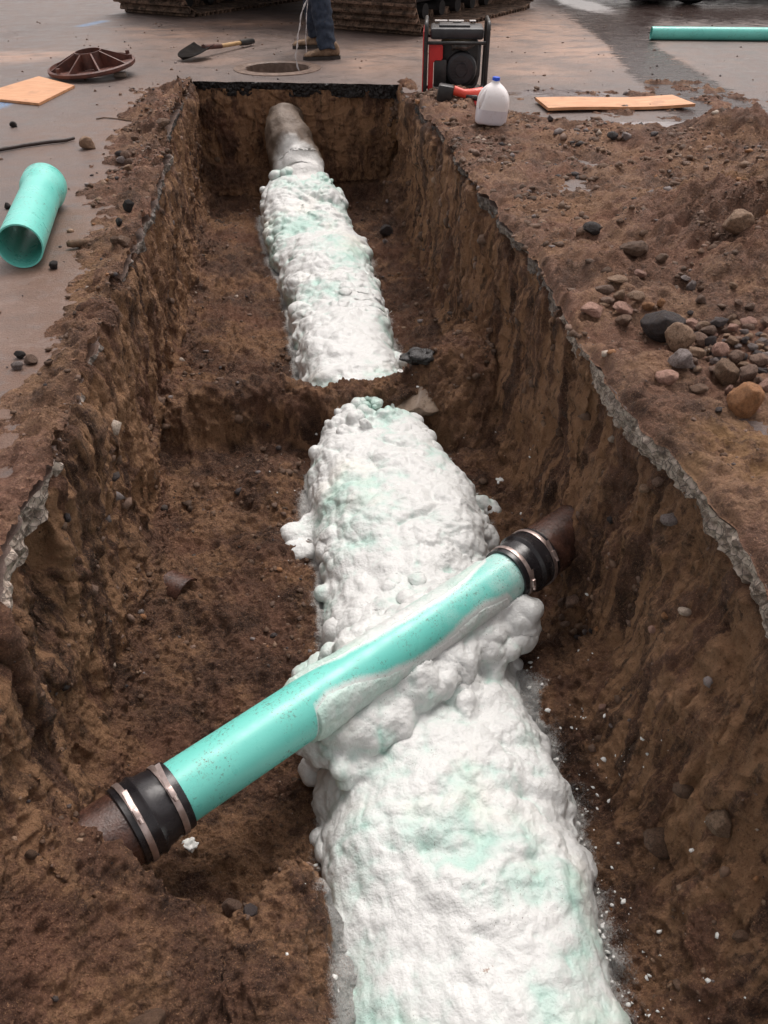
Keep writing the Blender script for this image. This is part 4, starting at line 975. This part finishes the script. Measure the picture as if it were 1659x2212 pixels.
# --- dark vehicle at the back right (only its low underside is in view)
tx = Vector(atz(1368, 14)); tk2 = empty('truck', (tx.x + 2.4, tx.y + .9, 0), R(-4), label='dark parked truck at the top right, only its low black underside visible', cat='truck')
MB().box((.0, 0, .60), (4.8, 1.8, .5), None, .06).build('truck_body', PAINTK, tk2, True, auto=30)
MB().box((.0, 0, .33), (4.6, 1.3, .10), None, .02).build('chassis', PAINTK, tk2, True, auto=30)
MB().box((-2.9, .1, .80), (1.0, 1.6, .9), None, .06).build('reflection_overhang', PAINTK, tk2, True, auto=30)  # unseen block added so the wet ground reflects something dark
MB().box((0, -.93, .36), (4.7, .05, .62), None, .012).build('side_skirt', PAINTK, tk2, True, auto=30)
MB().box((1.5, 0, 1.25), (1.6, 1.7, .85), None, .12).build('cab', PAINTK, tk2, True, auto=30)
for wx in (-1.5, 1.6):
    for wy in (-.75, .75):
        wh = MB().lathe([(.20, -.11), (.30, -.11), (.34, -.08), (.34, .08), (.30, .11), (.20, .11)], 36, Matrix.Translation((wx, wy, .34)) @ Matrix.Rotation(R(90), 4, 'X')).build('wheel', RUBBER, tk2, True, auto=35)
        MB().lathe([(0, -.07), (.19, -.09), (.20, -.10), (.20, .10), (0, .08)], 28, Matrix.Translation((wx, wy, .34)) @ Matrix.Rotation(R(90), 4, 'X')).build('rim', METALG, wh, True, auto=35)

# ================================================================== PERSON (seen from the shins down)
pr1 = Vector(atz(695, 128)); pr2 = Vector(atz(668, 103)); pc = (pr1 + pr2) / 2
per = empty('person', (pc.x, pc.y, 0), label='person in blue jeans and tan work boots standing beside the open manhole', cat='person')
q1 = Vector((pr1.x - pc.x + .02, pr1.y - pc.y, 0)); q2 = Vector((pr2.x - pc.x + .03, pr2.y - pc.y, 0))
hipc = (q1 + q2) / 2 + Vector((.06, .02, .93))
def skinmesh(name, V, E, Rd, m, parent, root=0, lv=2):
    me = bpy.data.meshes.new(name); me.from_pydata([tuple(v) for v in V], E, []); o = link(name, me, m, parent, False)
    s_ = o.modifiers.new('skin', 'SKIN'); s_.use_smooth_shade = True
    for i, r in enumerate(Rd):
        me.skin_vertices[0].data[i].radius = (r, r); me.skin_vertices[0].data[i].use_root = (i == root)
    b = o.modifiers.new('sub', 'SUBSURF'); b.levels = b.render_levels = lv; return o
h1_, h2_ = hipc + Vector((.0, -.10, 0)), hipc + Vector((.0, .10, 0))
k1 = q1.lerp(h1_, .52) + Vector((-.03, 0, 0)); k2 = q2.lerp(h2_, .52) + Vector((-.03, 0, 0))
chest = hipc + Vector((-.02, 0, .42)); nk = hipc + Vector((-.05, 0, .58)); hd = hipc + Vector((-.10, 0, .72))
V = [hipc, h1_, k1, q1 + Vector((.03, 0, .10)), h2_, k2, q2 + Vector((.03, 0, .10)), hipc + Vector((-.01, 0, .2)), chest, nk, hd + Vector((0, 0, -.05)), hd, hd + Vector((.01, 0, .09)),
     chest + Vector((0, -.19, .05)), chest + Vector((-.10, -.22, -.22)), chest + Vector((-.32, -.14, -.34)), chest + Vector((0, .19, .05)), chest + Vector((-.10, .22, -.22)), chest + Vector((-.30, .12, -.34)), chest + Vector((-.40, -.12, -.36)), chest + Vector((-.38, .10, -.36))]
E_ = [(0, 1), (1, 2), (2, 3), (0, 4), (4, 5), (5, 6), (0, 7), (7, 8), (8, 9), (9, 10), (10, 11), (11, 12), (8, 13), (13, 14), (14, 15), (8, 16), (16, 17), (17, 18), (15, 19), (18, 20)]
Rd = [.12, .085, .055, .040, .085, .055, .040, .12, .14, .055, .07, .085, .06, .055, .042, .03, .055, .042, .03, .04, .04]
skinmesh('body', V, E_, Rd, SKIN, per)
skinmesh('jacket', [hipc + Vector((0, 0, -.02)), V[7], V[8], V[8] + Vector((-.02, 0, .10)), V[13], V[14], V[15], V[16], V[17], V[18]], [(0, 1), (1, 2), (2, 3), (2, 4), (4, 5), (5, 6), (2, 7), (7, 8), (8, 9)], [.155, .155, .17, .10, .085, .065, .05, .085, .065, .05], SHIRT, per)
# jeans legs: a swept tube with folds; they stay one garment
def leg_rings(q, k, h, seed):
    P_ = []; n = 60; m_ = 40
    ank = q + Vector((.035, 0, .085))
    for i in range(n):
        f = i / (n - 1); p = ank.lerp(k, f / .5) if f < .5 else k.lerp(h, (f - .5) / .5)
        r = np.interp(f, [0, .05, .25, .5, .8, 1], [.073, .076, .080, .088, .11, .125])
        for j in range(m_):
            a = 2 * math.pi * j / m_; P_.append((p.x + r * math.cos(a) * 1.05, p.y + r * math.sin(a), p.z))
    A_ = np.array(P_); fold = fbm(A_ * (1, 1, 2.2), .09, 3, .5, seed) * .012 * np.interp(A_[:, 2], [0, .25, .6], [1.4, .8, .5]); c_ = np.repeat(A_.reshape(n, m_, 3).mean(1), m_, 0)
    d_ = A_ - c_; A_ = A_ + d_ / np.linalg.norm(d_[:, :2], axis=1, keepdims=True) * fold[:, None]; A_[:, 2] += .006 * np.sin(np.arctan2(d_[:, 1], d_[:, 0]) * 3)
    return A_, gridq(n, m_, 0, True)
A1, Q1 = leg_rings(q1, k1, h1_, 1.3); A2, Q2 = leg_rings(q2, k2, h2_, 5.1)
mj = npmesh('jeans', np.concatenate([A1, A2]), np.concatenate([Q1, Q2 + len(A1)])); oj = link('jeans', mj, DENIM, per); sj = oj.modifiers.new('s', 'SOLIDIFY'); sj.thickness = .004
skinmesh('jeans_seat', [hipc + Vector((0, 0, .05)), h1_, h1_.lerp(k1, .3), h2_, h2_.lerp(k2, .3)], [(0, 1), (1, 2), (0, 3), (3, 4)], [.16, .125, .11, .125, .11], DENIM, per)
def boot(q, ang):
    secs = [(-.105, .030, .055, .0, .10), (-.08, .042, .070, .0, .135), (-.03, .045, .078, .0, .150), (.02, .043, .070, .0, .125), (.06, .043, .058, .0, .088), (.11, .050, .050, .0, .072), (.15, .050, .045, 0, .066), (.185, .040, .040, 0, .056), (.205, .020, .03, 0, .040)]
    M = Matrix.Translation(q) @ Matrix.Rotation(ang, 4, 'Z'); V_ = []; n = 24; fx = np.linspace(-.105, .205, 30); sa = np.array(secs)
    for x in fx:
        hw = np.interp(x, sa[:, 0], sa[:, 1]); tp_ = np.interp(x, sa[:, 0], sa[:, 4])
        for j in range(n):
            a = 2 * math.pi * j / n; sy = math.copysign(abs(math.cos(a)) ** .75, math.cos(a)); sz = math.copysign(abs(math.sin(a)) ** .85, math.sin(a))
            zc = (tp_ + .022) / 2; V_.append((x, hw * sy, zc + (tp_ - .022) / 2 * sz))
    A_ = np.array(V_); c_ = np.repeat(A_.reshape(30, n, 3).mean(1), n, 0); A_ += (A_ - c_) * (.10 * fbm(A_, .035, 3, .5, q.x * 9))[:, None]
    V_ = [M @ Vector(v) for v in A_]; F_ = [(i * n + j, i * n + (j + 1) % n, (i + 1) * n + (j + 1) % n, (i + 1) * n + j) for i in range(29) for j in range(n)] + [tuple(range(n)), tuple(range(29 * n, 30 * n))]
    b_ = MB().add(V_, F_).build('boot', BOOT, per, True)
    op = [(x, np.interp(x, sa[:, 0], sa[:, 1]) + .006) for x in np.linspace(-.105, .205, 16)]; poly = [(x - .004, y) for x, y in op] + [(.216, 0)] + [(x - .004, -y) for x, y in op[::-1]] + [(-.118, 0)]
    MB().prism(poly, .0, .026, M).build('sole', SOLE, b_, True, auto=35)
boot(q1 + Vector((.03, 0, 0)), R(187)); boot(q2 + Vector((.02, 0, 0)), R(196))

# --- thin streams of water falling into the manhole
def twist(path, r, seed):
    P_ = [Vector(p) for p in path]; out = []; rr_ = []; rnd = random.Random(seed)
    for i in range(len(P_) - 1):
        n = max(2, int((P_[i + 1] - P_[i]).length / .012))
        for k in range(n): out.append(P_[i].lerp(P_[i + 1], k / n)); 
    for i in range(len(out)):
        rr_.append(r * (.35 + .8 * abs(math.sin(i * .55 + seed)) * rnd.uniform(.7, 1.1))); out[i] = out[i] + Vector((math.sin(i * .5) * .003, 0, 0))
    return out, rr_
ws = empty('water_stream', (.05, 7.6, .2), label='two thin silvery streams of water falling beside the jeans into the open manhole', cat='water')
for pts, r, sd_ in (([(668, -60), (665, -8), (657, 12), (649, 40), (645, 70), (641, 100), (639, 125), (642, 145), (649, 160)], .0065, 1), ([(666, -60), (664, 0), (663, 30), (661, 55), (661, 90), (661, 118)], .0035, 4)):
    a_, b_2 = twist([aty(x, y, 7.62) for x, y in pts], r, sd_)
    o = MB().tube(a_, b_2, 8).build('falling_strand', WATERM, ws, True); o.matrix_parent_inverse = Matrix.Translation(-Vector(ws.location))

# ================================================================== STONES
protos = []
for k in range(8):
    V, _F = ico(4); V = V.copy(); rnd = np.random.RandomState(40 + k)
    V += V * (.22 * fbm(V, 1.1, 2, .5, k * 3.1))[:, None]
    for _ in range(13 if k % 2 else 6):
        nn = rnd.normal(size=3); nn /= np.linalg.norm(nn); h_ = rnd.uniform(.52, .82); s_ = V @ nn; ov = np.maximum(s_ - h_, 0); V -= nn * (ov * .88)[:, None]
    V += V * (.055 * fbm(V, .25, 4, .6, k))[:, None]; V /= np.abs(V).max(0)
    protos.append((V, _F))
pmesh = {}
LMK = [(1431, 705, 'the dark slate slab'), (1458, 738, 'the big tan boulder'), (1468, 777, 'the pale grey block'), (1554, 764, 'the square pink stone'), (1561, 808, 'the round tan cobble'),
       (1611, 806, 'the large round brown cobble'), (1605, 872, 'the orange-brown wedge'), (1441, 814, 'the flat pinkish stone'), (1617, 697, 'the pinkish flake'), (1549, 697, 'the long dark stone'),
       (1640, 778, 'the wide brown stone'), (1648, 832, 'the pinkish cobble at the frame edge'), (1250, 1350, 'the tan pebble in the gravel pocket'), (1234, 1296, 'the grey-brown stone under the right pipe end'),
       (60, 500, 'the bell-ended pipe'), (203, 163, 'the round iron casting'), (190, 312, 'the tan broken stone on the asphalt'), (278, 447, 'the black lump on the left bank'), (68, 777, 'the round brown stone on the left bank'),
       (255, 1795, 'the left rusty pipe end'), (425, 160, 'the far left trench corner'), (1425, 1822, 'the tilted clay slab'), (640, 230, 'the mud-coated pipe')]
used = {}
def autolabel(px, py, mk, what):
    d = sorted(LMK, key=lambda l: (l[0] - px) ** 2 + (l[1] - py) ** 2)
    for l in d[:4]:
        dx, dy = px - l[0], py - l[1]
        pos = ('just right of' if dx > 0 else 'just left of') if abs(dx) > abs(dy) else ('just in front of' if dy > 0 else 'just behind')
        for sz in ('', 'smaller '):
            t_ = 'small %s%s %s %s %s' % (sz.replace('smaller ', 'rounded '), {'clod': 'crumbly', 'slate': 'dark', 'pale': 'whitish'}.get(mk, mk), what, pos, l[2])
            t_ = ' '.join(t_.split())
            if t_ not in used and not (sz and False): used[t_] = 1; return t_
    return t_
def stone(px, py, w, h, mk, name='stone', label=None, cat='stone', group=None, kind=0, sink=.13, flat=1.0, tilt=0.0, seed=None):
    hp = hit(px, py + h * .30)
    if not hp: return None
    p = hp[0]; W_ = wpx(p, w) / 2; H_ = wpx(p, h) / 2 * .95; rnd = random.Random(int(px * 7 + py))
    k = rnd.randrange(0, 4) * 2 + kind
    if (k, mk) not in pmesh:
        V, F_ = protos[k]; me = npmesh('stone', V, F_); me.materials.append(ROCKM[mk]); me.polygons.foreach_set('use_smooth', [True] * len(me.polygons)); pmesh[(k, mk)] = me
    o = bpy.data.objects.new(name, pmesh[(k, mk)]); COL.objects.link(o)
    o.scale = (W_, W_ * rnd.uniform(.75, 1.0), H_ * flat); o.location = p + Vector((0, 0, H_ * flat * (1 - 2 * sink)))
    o.rotation_euler = (rnd.uniform(-.2, .2), rnd.uniform(-.15, .15) + tilt, rnd.uniform(-.6, .6))
    return tag(o, label or autolabel(px, py, mk, 'clod' if mk == 'clod' else 'cobble' if w > 11 else 'pebble'), cat, group)
G1 = 'cobbles tipped in a loose heap on the right bank'
for a in [
    (1431, 703, 104, 84, 'slate', 1, 'large dark grey angular slab at the top left of the stone heap'),
    (1458, 736, 70, 76, 'tan', 1, 'big tan angular boulder leaning against the dark slab'),
    (1468, 777, 54, 50, 'grey', 1, 'pale grey block with a dark underside in front of the tan boulder'),
    (1500, 763, 40, 32, 'tan', 0, 'flat-topped tan cobble right of the pale grey block'),
    (1525, 758, 20, 20, 'pale', 0, 'small whitish cobble left of the square pink stone'),
    (1554, 762, 42, 48, 'pink', 1, 'square pink stone standing on top of the heap'),
    (1561, 806, 56, 66, 'tan', 0, 'large round tan cobble below the square pink stone'),
    (1611, 806, 52, 48, 'brown', 0, 'large round brown cobble right of the round tan one'),
    (1591, 769, 38, 38, 'brown', 1, 'brown angular cobble above the large round brown one'),
    (1441, 814, 56, 42, 'pink', 1, 'flat-topped pinkish stone alone at the left foot of the heap'),
    (1605, 862, 82, 112, 'orange', 1, 'tallest stone, orange-brown wedge standing at the front of the heap'),
    (1648, 832, 42, 36, 'pink', 0, 'pinkish cobble just behind the tall orange-brown wedge'),
    (1617, 697, 40, 26, 'pink', 1, 'thin tilted pinkish flake lying above the heap'),
    (1549, 697, 46, 22, 'slate', 1, 'long dark stone at the back of the heap'),
    (1492, 703, 40, 28, 'pink', 1, 'pale pinkish stone right behind the dark slab'),
    (1508, 735, 36, 34, 'brown', 1, 'brown angular stone between the tan boulder and the dark slab'),
    (1532, 738, 26, 34, 'slate', 0, 'dark upright stone behind the whitish cobble'),
    (1528, 712, 34, 22, 'brown', 0, 'brown cobble below the long dark stone'),
    (1511, 840, 44, 26, 'clod', 1, 'crumbly soil clod on the bare patch in front of the heap'),
    (1573, 842, 26, 22, 'pink', 1, 'small pink chip left of the tall orange-brown wedge'),
    (1640, 778, 50, 40, 'brown', 1, 'wide brown stone at the right side of the heap near the frame edge'),
    (1303, 625, 46, 26, 'brown', 0, 'smooth oval grey-brown cobble nearest the trench edge'),
    (1335, 637, 27, 26, 'tan', 0, 'round tan cobble right of the oval grey-brown one'),
    (1375, 643, 42, 26, 'tan', 1, 'tan angular cobble second right of the oval one'),
    (1330, 602, 48, 16, 'tan', 0, 'long thin tan stone half buried behind the oval cobble'),
    (1313, 650, 34, 24, 'brown', 1, 'brown lump in front of the oval cobble'),
    (1345, 667, 46, 24, 'pink', 0, 'low pinkish-brown cobble above the trench edge clod'),
    (1347, 692, 40, 32, 'clod', 1, 'round soil-caked clod left of the dark slab'),
    (1400, 661, 32, 26, 'orange', 1, 'orange broken stone above the dark slab'),
    (1425, 655, 22, 22, 'orange', 1, 'second smaller orange broken stone beside it'),
    (1277, 668, 50, 26, 'pink', 1, 'flat pinkish stone pressed flush into the bank'),
    (1278, 497, 44, 28, 'black', 1, 'black asphalt lump at the foot of the spoil heap'),
    (1367, 534, 60, 32, 'clod', 0, 'half buried brown boulder in the face of the spoil heap'),
    (1592, 486, 74, 60, 'tan', 1, 'broad tan slab of compacted soil in the upper spoil heap'),
    (1430, 557, 30, 26, 'clod', 1, 'rounded clod in the middle of the spoil heap face'),
    (1381, 592, 28, 18, 'pink', 0, 'pinkish cobble at the lower edge of the spoil heap'),
    (1491, 619, 28, 26, 'grey', 1, 'greyish flake stuck upright in the spoil heap'),
    (1480, 601, 24, 14, 'grey', 0, 'small flat grey stone above the greyish flake'),
    (1582, 617, 18, 16, 'tan', 0, 'round tan pebble right of the greyish flake'),
    (1188, 257, 14, 14, 'slate', 0, 'single dark pebble on the asphalt behind the jug'),
    (1352, 296, 22, 20, 'grey', 0, 'grey cobble at the back rim of the dirt below the plank'),
    (1322, 296, 26, 18, 'black', 1, 'black lump at the back rim of the dirt'),
]: stone(*a[:5], label=a[6], group=G1 if a[1] > 590 else None, kind=a[5])
for a in [
    (835, 500, 32, 28, 'slate', 1, 'dark angular stone on the trench floor right of the far foam'),
    (832, 522, 14, 12, 'grey', 0, 'small grey stone just below the dark angular one'),
    (1234, 1296, 40, 40, 'brown', 0, 'round grey-brown stone below the right rusty pipe end'),
    (1213, 1300, 30, 32, 'brown', 1, 'angular brown stone at the tip of the bank under the right pipe end'),
    (1250, 1350, 22, 20, 'tan', 0, 'tan pebble in the small gravel pocket under the round stone'),
    (1238, 1362, 18, 18, 'tan', 0, None), (1268, 1352, 20, 14, 'brown', 0, None), (1278, 1362, 16, 14, 'slate', 0, None), (1290, 1358, 16, 12, 'orange', 0, None), (1220, 1346, 24, 18, 'brown', 0, None), (1263, 1364, 16, 18, 'grey', 0, None), (1247, 1374, 16, 12, 'slate', 0, None), (1213, 1333, 16, 22, 'brown', 0, None),
    (1448, 1122, 48, 34, 'grey', 1, 'pale angular stone set in the upper right wall'),
    (1320, 1122, 30, 18, 'slate', 1, 'dark flat stone jutting from the right wall above the pipe end'),
    (1322, 948, 20, 22, 'pale', 1, 'pale pinkish stone in the right wall below the cut edge'),
    (1391, 1054, 30, 26, 'tan', 0, 'round tan stone under the overhanging slab edge'),
    (1422, 1038, 34, 30, 'brown', 1, 'brown stone beside the round tan one under the slab'),
    (1434, 1329, 18, 18, 'orange', 0, 'small orange pebble in the middle of the right wall'),
    (1408, 1359, 22, 20, 'pink', 0, 'pink pebble lower left of the orange one in the right wall'),
    (1478, 1316, 34, 24, 'pale', 0, 'whitish cobble set in the right wall'),
    (1300, 1526, 20, 22, 'pink', 0, 'pinkish pebble on the slope right of the near foam'),
    (1552, 1772, 72, 76, 'tan', 1, 'large tan wedge of stone stuck in the lower right slope'),
    (1425, 1822, 86, 54, 'clod', 1, 'long tilted clay slab on the lower right slope'),
    (1480, 1700, 60, 50, 'clod', 1, 'brown clod above the tilted clay slab'),
    (1850 * .864, 1230 * .864 * 1.9, 40, 40, 'clod', 1, None),
    (502, 1953, 46, 48, 'brown', 0, 'round reddish brown stone in the near left spoil'),
    (542, 1962, 32, 26, 'slate', 0, 'smaller grey stone touching the reddish one in the near left spoil'),
    (70, 1845, 30, 26, 'clod', 1, None), (320, 2210, 90, 60, 'clod', 0, 'broad pale clod at the bottom edge of the near left spoil'),
    (190, 312, 36, 30, 'tan', 1, 'tan broken stone alone on the asphalt by the iron rod'),
    (38, 790, 38, 22, 'grey', 1, 'flat pale chip on the left bank'), (68, 777, 34, 24, 'brown', 0, 'round brown stone beside the flat pale chip'), (44, 768, 26, 20, 'black', 1, 'black lump behind the round brown stone on the left bank'),
    (118, 573, 26, 26, 'black', 1, 'black lump just in front of the bell-ended pipe'), (18, 446, 18, 16, 'black', 0, 'small black lump left of the bell-ended pipe'),
    (278, 447, 30, 30, 'black', 1, 'black asphalt lump on the left bank right of the bell-ended pipe'), (258, 482, 16, 22, 'black', 1, None), (266, 522, 34, 22, 'clod', 1, None), (248, 520, 26, 20, 'clod', 1, None),
    (106, 782, 20, 14, 'black', 1, None), (105, 783, 26, 16, 'clod', 1, None), (352, 268, 30, 22, 'clod', 1, None), (30, 270, 16, 14, 'black', 1, 'black lump in front of the plywood sheet'),
    (272, 335, 22, 20, 'brown', 0, None), (262, 345, 20, 18, 'grey', 0, None), (280, 350, 20, 18, 'brown', 0, None), (258, 332, 18, 14, 'slate', 0, None), (292, 300, 18, 14, 'clod', 0, None), (278, 362, 20, 14, 'tan', 0, None),
    (470, 345, 14, 12, 'tan', 0, None), (610, 310, 12, 12, 'pale', 0, 'pale pebble in the back wall left of the mud-coated pipe'),
]:
    lab = a[6]; grp = None
    if lab is None:
        if 1200 < a[0] < 1300 and a[1] > 1300: grp = 'pebbles in the pocket under the pipe end'
        elif a[0] < 300 and a[1] < 400: grp = 'pebbles on the crest of the left bank'
    stone(*a[:5], label=lab, group=grp, kind=a[5], name='soil_clod' if a[4] == 'clod' else 'stone', cat='clod' if a[4] == 'clod' else 'stone')
rnd = random.Random(5)
for i in range(84):   # small cobbles filling the heap
    x = rnd.uniform(1488, 1658); y = rnd.uniform(695, 800) if i % 4 else rnd.uniform(640, 930)
    w = rnd.uniform(12, 30)
    stone(x, y, w, w * rnd.uniform(.6, .9), rnd.choice(['brown', 'brown', 'grey', 'tan', 'slate', 'pink']), label=None, group='small cobbles in the right bank heap', kind=rnd.randrange(2), sink=.2)

# --- odd things in the trench
hp = hit(905, 782)[0]; V, F_ = ico(5); V = V.copy(); V += V * (.30 * fbm(V, .7, 2))[:, None] + V * (.10 * (1 - np.abs(fbm(V, .35, 3, .5, 4))))[:, None]
w_ = wpx(hp, 66) / 2; V = V * (w_, w_ * .7, w_ * .42)
bg_ = link('plastic_bag', npmesh('plastic_bag', V, F_), BAG); bg_.location = hp + Vector((0, 0, .03)); tag(bg_, 'crumpled black plastic on the floor right of the far foam', 'plastic bag')
def shard(px, py, ang, r, Ls, name, label, mat, arcd=120, z=.0):
    hp = hit(px, py)[0]; M = Matrix.Translation(hp + Vector((0, 0, z))) @ Matrix.Rotation(ang, 4, 'Z') @ Matrix.Rotation(R(90), 4, 'X') @ Matrix.Rotation(R(90 - arcd / 2), 4, 'Z')
    o = MB().lathe([(r, -Ls / 2), (r, Ls / 2), (r - .01, Ls / 2), (r - .01, -Ls / 2), (r, -Ls / 2)], 24, M, 0, R(arcd)).build(name, mat, None, True, auto=35); return tag(o, label, 'shard')
shard(382, 1262, R(55), .075, .10, 'pipe_shard', 'curved rusty pipe shard half buried in the left trench floor', RUST, 110, -.045)
for px, py, w, lab in ((409, 1828, 30, 'small ragged ring of white foam on the soil below the left rubber coupling'), (1080, 1040, 16, 'tiny white foam scrap on the right side of the trench floor'), (865, 803, 12, 'tiny pale foam flake beside the crumpled black plastic')):
    hp = hit(px, py)[0]; w_ = wpx(hp, w) / 2; V, F_ = ico(4); V = V.copy(); V += V * (.5 * fbm(V, .6, 3, .6, px))[:, None]; V *= (w_, w_ * 1.2, w_ * .5)
    o = link('foam_scrap', npmesh('foam_scrap', V, F_), FOAMBIT); o.location = hp + Vector((0, 0, w_ * .3)); tag(o, lab, 'foam scrap')
# pale cement patch on the soil bridge
hp = hit(900, 848)[0]; V, F_ = ico(5); V = V.copy(); V += V * (.25 * fbm(V, .8, 3, .5, 2))[:, None]
for nn_, h_ in (((.3, -.6, .74), .45), ((-.6, -.3, .74), .5), ((.8, -.2, .5), .55)):
    nn_ = np.array(nn_) / np.linalg.norm(nn_); V -= nn_ * (np.maximum(V @ nn_ - h_, 0) * .9)[:, None]
o = link('cement_lump', npmesh('cement_lump', V * (.115, .10, .07), F_), CRUST); o.location = hp + Vector((.02, .01, -.045)); tag(o, 'pale wedge of old cement on the right end of the soil bridge', 'cement')

# ================================================================== STUFF: gravel, crumbs
def scatter(name, pts, rad, cols_, seed, flatz=.7, mats=None):
    rnd = np.random.RandomState(seed); V0, F0 = ico(1); n = len(pts); Vs = np.zeros((n, len(V0), 3)); mi = []
    for i in range(n):
        V = V0 * (1 + .28 * rnd.normal(size=(len(V0), 1)) * .8) * rad[i] * rnd.uniform(.65, 1.3, 3); V[:, 2] *= flatz
        a = rnd.uniform(0, 6.28); c_, s_ = math.cos(a), math.sin(a)
        Vs[i] = np.stack([V[:, 0] * c_ - V[:, 1] * s_, V[:, 0] * s_ + V[:, 1] * c_, V[:, 2]], 1) + pts[i]
    F = (F0[None] + (np.arange(n) * len(V0))[:, None, None]).reshape(-1, 3)
    me = npmesh(name, Vs.reshape(-1, 3), F); o = link(name, me, mats[0], smooth=False)
    for m_ in mats[1:]: me.materials.append(m_)
    me.polygons.foreach_set('material_index', np.repeat(rnd.choice(len(mats), n, p=cols_), len(F0)).astype(np.int32)); return tag(o, kind='stuff')
GM = [ROCKM[k] for k in ('clod', 'brown', 'tan', 'slate', 'grey', 'orange', 'pale')]
def pick(V, wgt, n, seed):
    rnd = np.random.RandomState(seed); wgt = wgt / wgt.sum(); return V[rnd.choice(len(V), n, p=wgt)]
SV = P; ok = (SV[:, 1] > .3) & (SV[:, 1] < 6.8)
area = np.clip(SV[:, 1], .6, 7) ** .5
near_foam = dist < .02
s_n = sst(fbm(SV, .30, 3, .55, 12.1), -.1, .7)
wg = ok * area * (NN[:, 2] > .55) * (~near_foam) * (.15 + s_n); p_ = pick(SV, wg, 3000, 1)
rr0 = np.random.RandomState(2); scatter('gravel', p_ - (0, 0, .001), (.002 + .010 * rr0.rand(len(p_)) ** 6) * np.clip(p_[:, 1] / 1.6, .8, 1.8), [.62, .15, .08, .07, .05, .02, .01], 3, mats=GM)
wg = ok * area * (NN[:, 2] <= .55) * (SV[:, 2] < -.1) * (.1 + s_n); p_ = pick(SV, wg, 1100, 4)
scatter('gravel', p_, (.003 + .017 * rr0.rand(len(p_)) ** 4) * np.clip(p_[:, 1] / 2, .7, 1.5), [.56, .22, .10, .05, .05, .01, .01], 5, 1, mats=GM)
for ob, sd_, nn2 in ((dR, 6, 6500), (dL, 7, 2200)):
    n_v = len(ob.data.vertices); co = np.zeros(n_v * 3, np.float32); ob.data.vertices.foreach_get('co', co); co = co.reshape(-1, 3).astype(float)
    wg = (co[:, 2] > .003) * np.clip(co[:, 1], 1, 6) * (.1 + sst(fbm(co, .25, 3, .55, 3.1), -.1, .6)); p_ = pick(co, wg, nn2, sd_); kf = 1 if sd_ == 6 else .62
    scatter('gravel', p_ - (0, 0, .001), kf * (.003 + .013 * rr0.rand(len(p_)) ** 5) * np.clip(p_[:, 1] / 2.2, .8, 1.7), [.70, .13, .07, .03, .04, .02, .01], sd_ + 10, mats=GM)
# crumbs of asphalt and soil sprinkled over the asphalt
q = np.stack([rr0.uniform(-4, 5.5, 2600), rr0.uniform(1.2, 11, 2600), np.full(2600, .003)], 1)
inn = (q[:, 0] > xlip(q[:, 1], -1) - .02) & (q[:, 0] < xlip(q[:, 1], 1) + .02) & (q[:, 1] < yback(q[:, 0]) + .02)
q = q[~inn]; q = q[(np.linalg.norm(q[:, :2] - np.array(MHC), axis=1) > .38)]
dl2 = np.minimum(np.abs(q[:, 0] + .64), 9); keep = rr0.rand(len(q)) < .25 + .75 * np.exp(-dl2 / .7); q = q[keep]
scatter('gravel', q, .003 + .012 * rr0.rand(len(q)) ** 3, [.45, .2, .03, .27, .04, .01, .0], 21, mats=GM)
# white foam crumbs beside the foam
wg = ok * (dist > .0) * (dist < .30) * np.exp(-dist / .06) * (SV[:, 1] < 6.3) * (.25 + (SV[:, 0] > .3)) * (SV[:, 2] < -.55) * (.1 + sst(sprayN, .4, .9)); p_ = pick(SV, wg, 520, 9)
scatter('foam_crumbs', p_ + (0, 0, .002), .0015 + .007 * rr0.rand(len(p_)) ** 3, [1.0], 31, mats=[FOAMBIT])
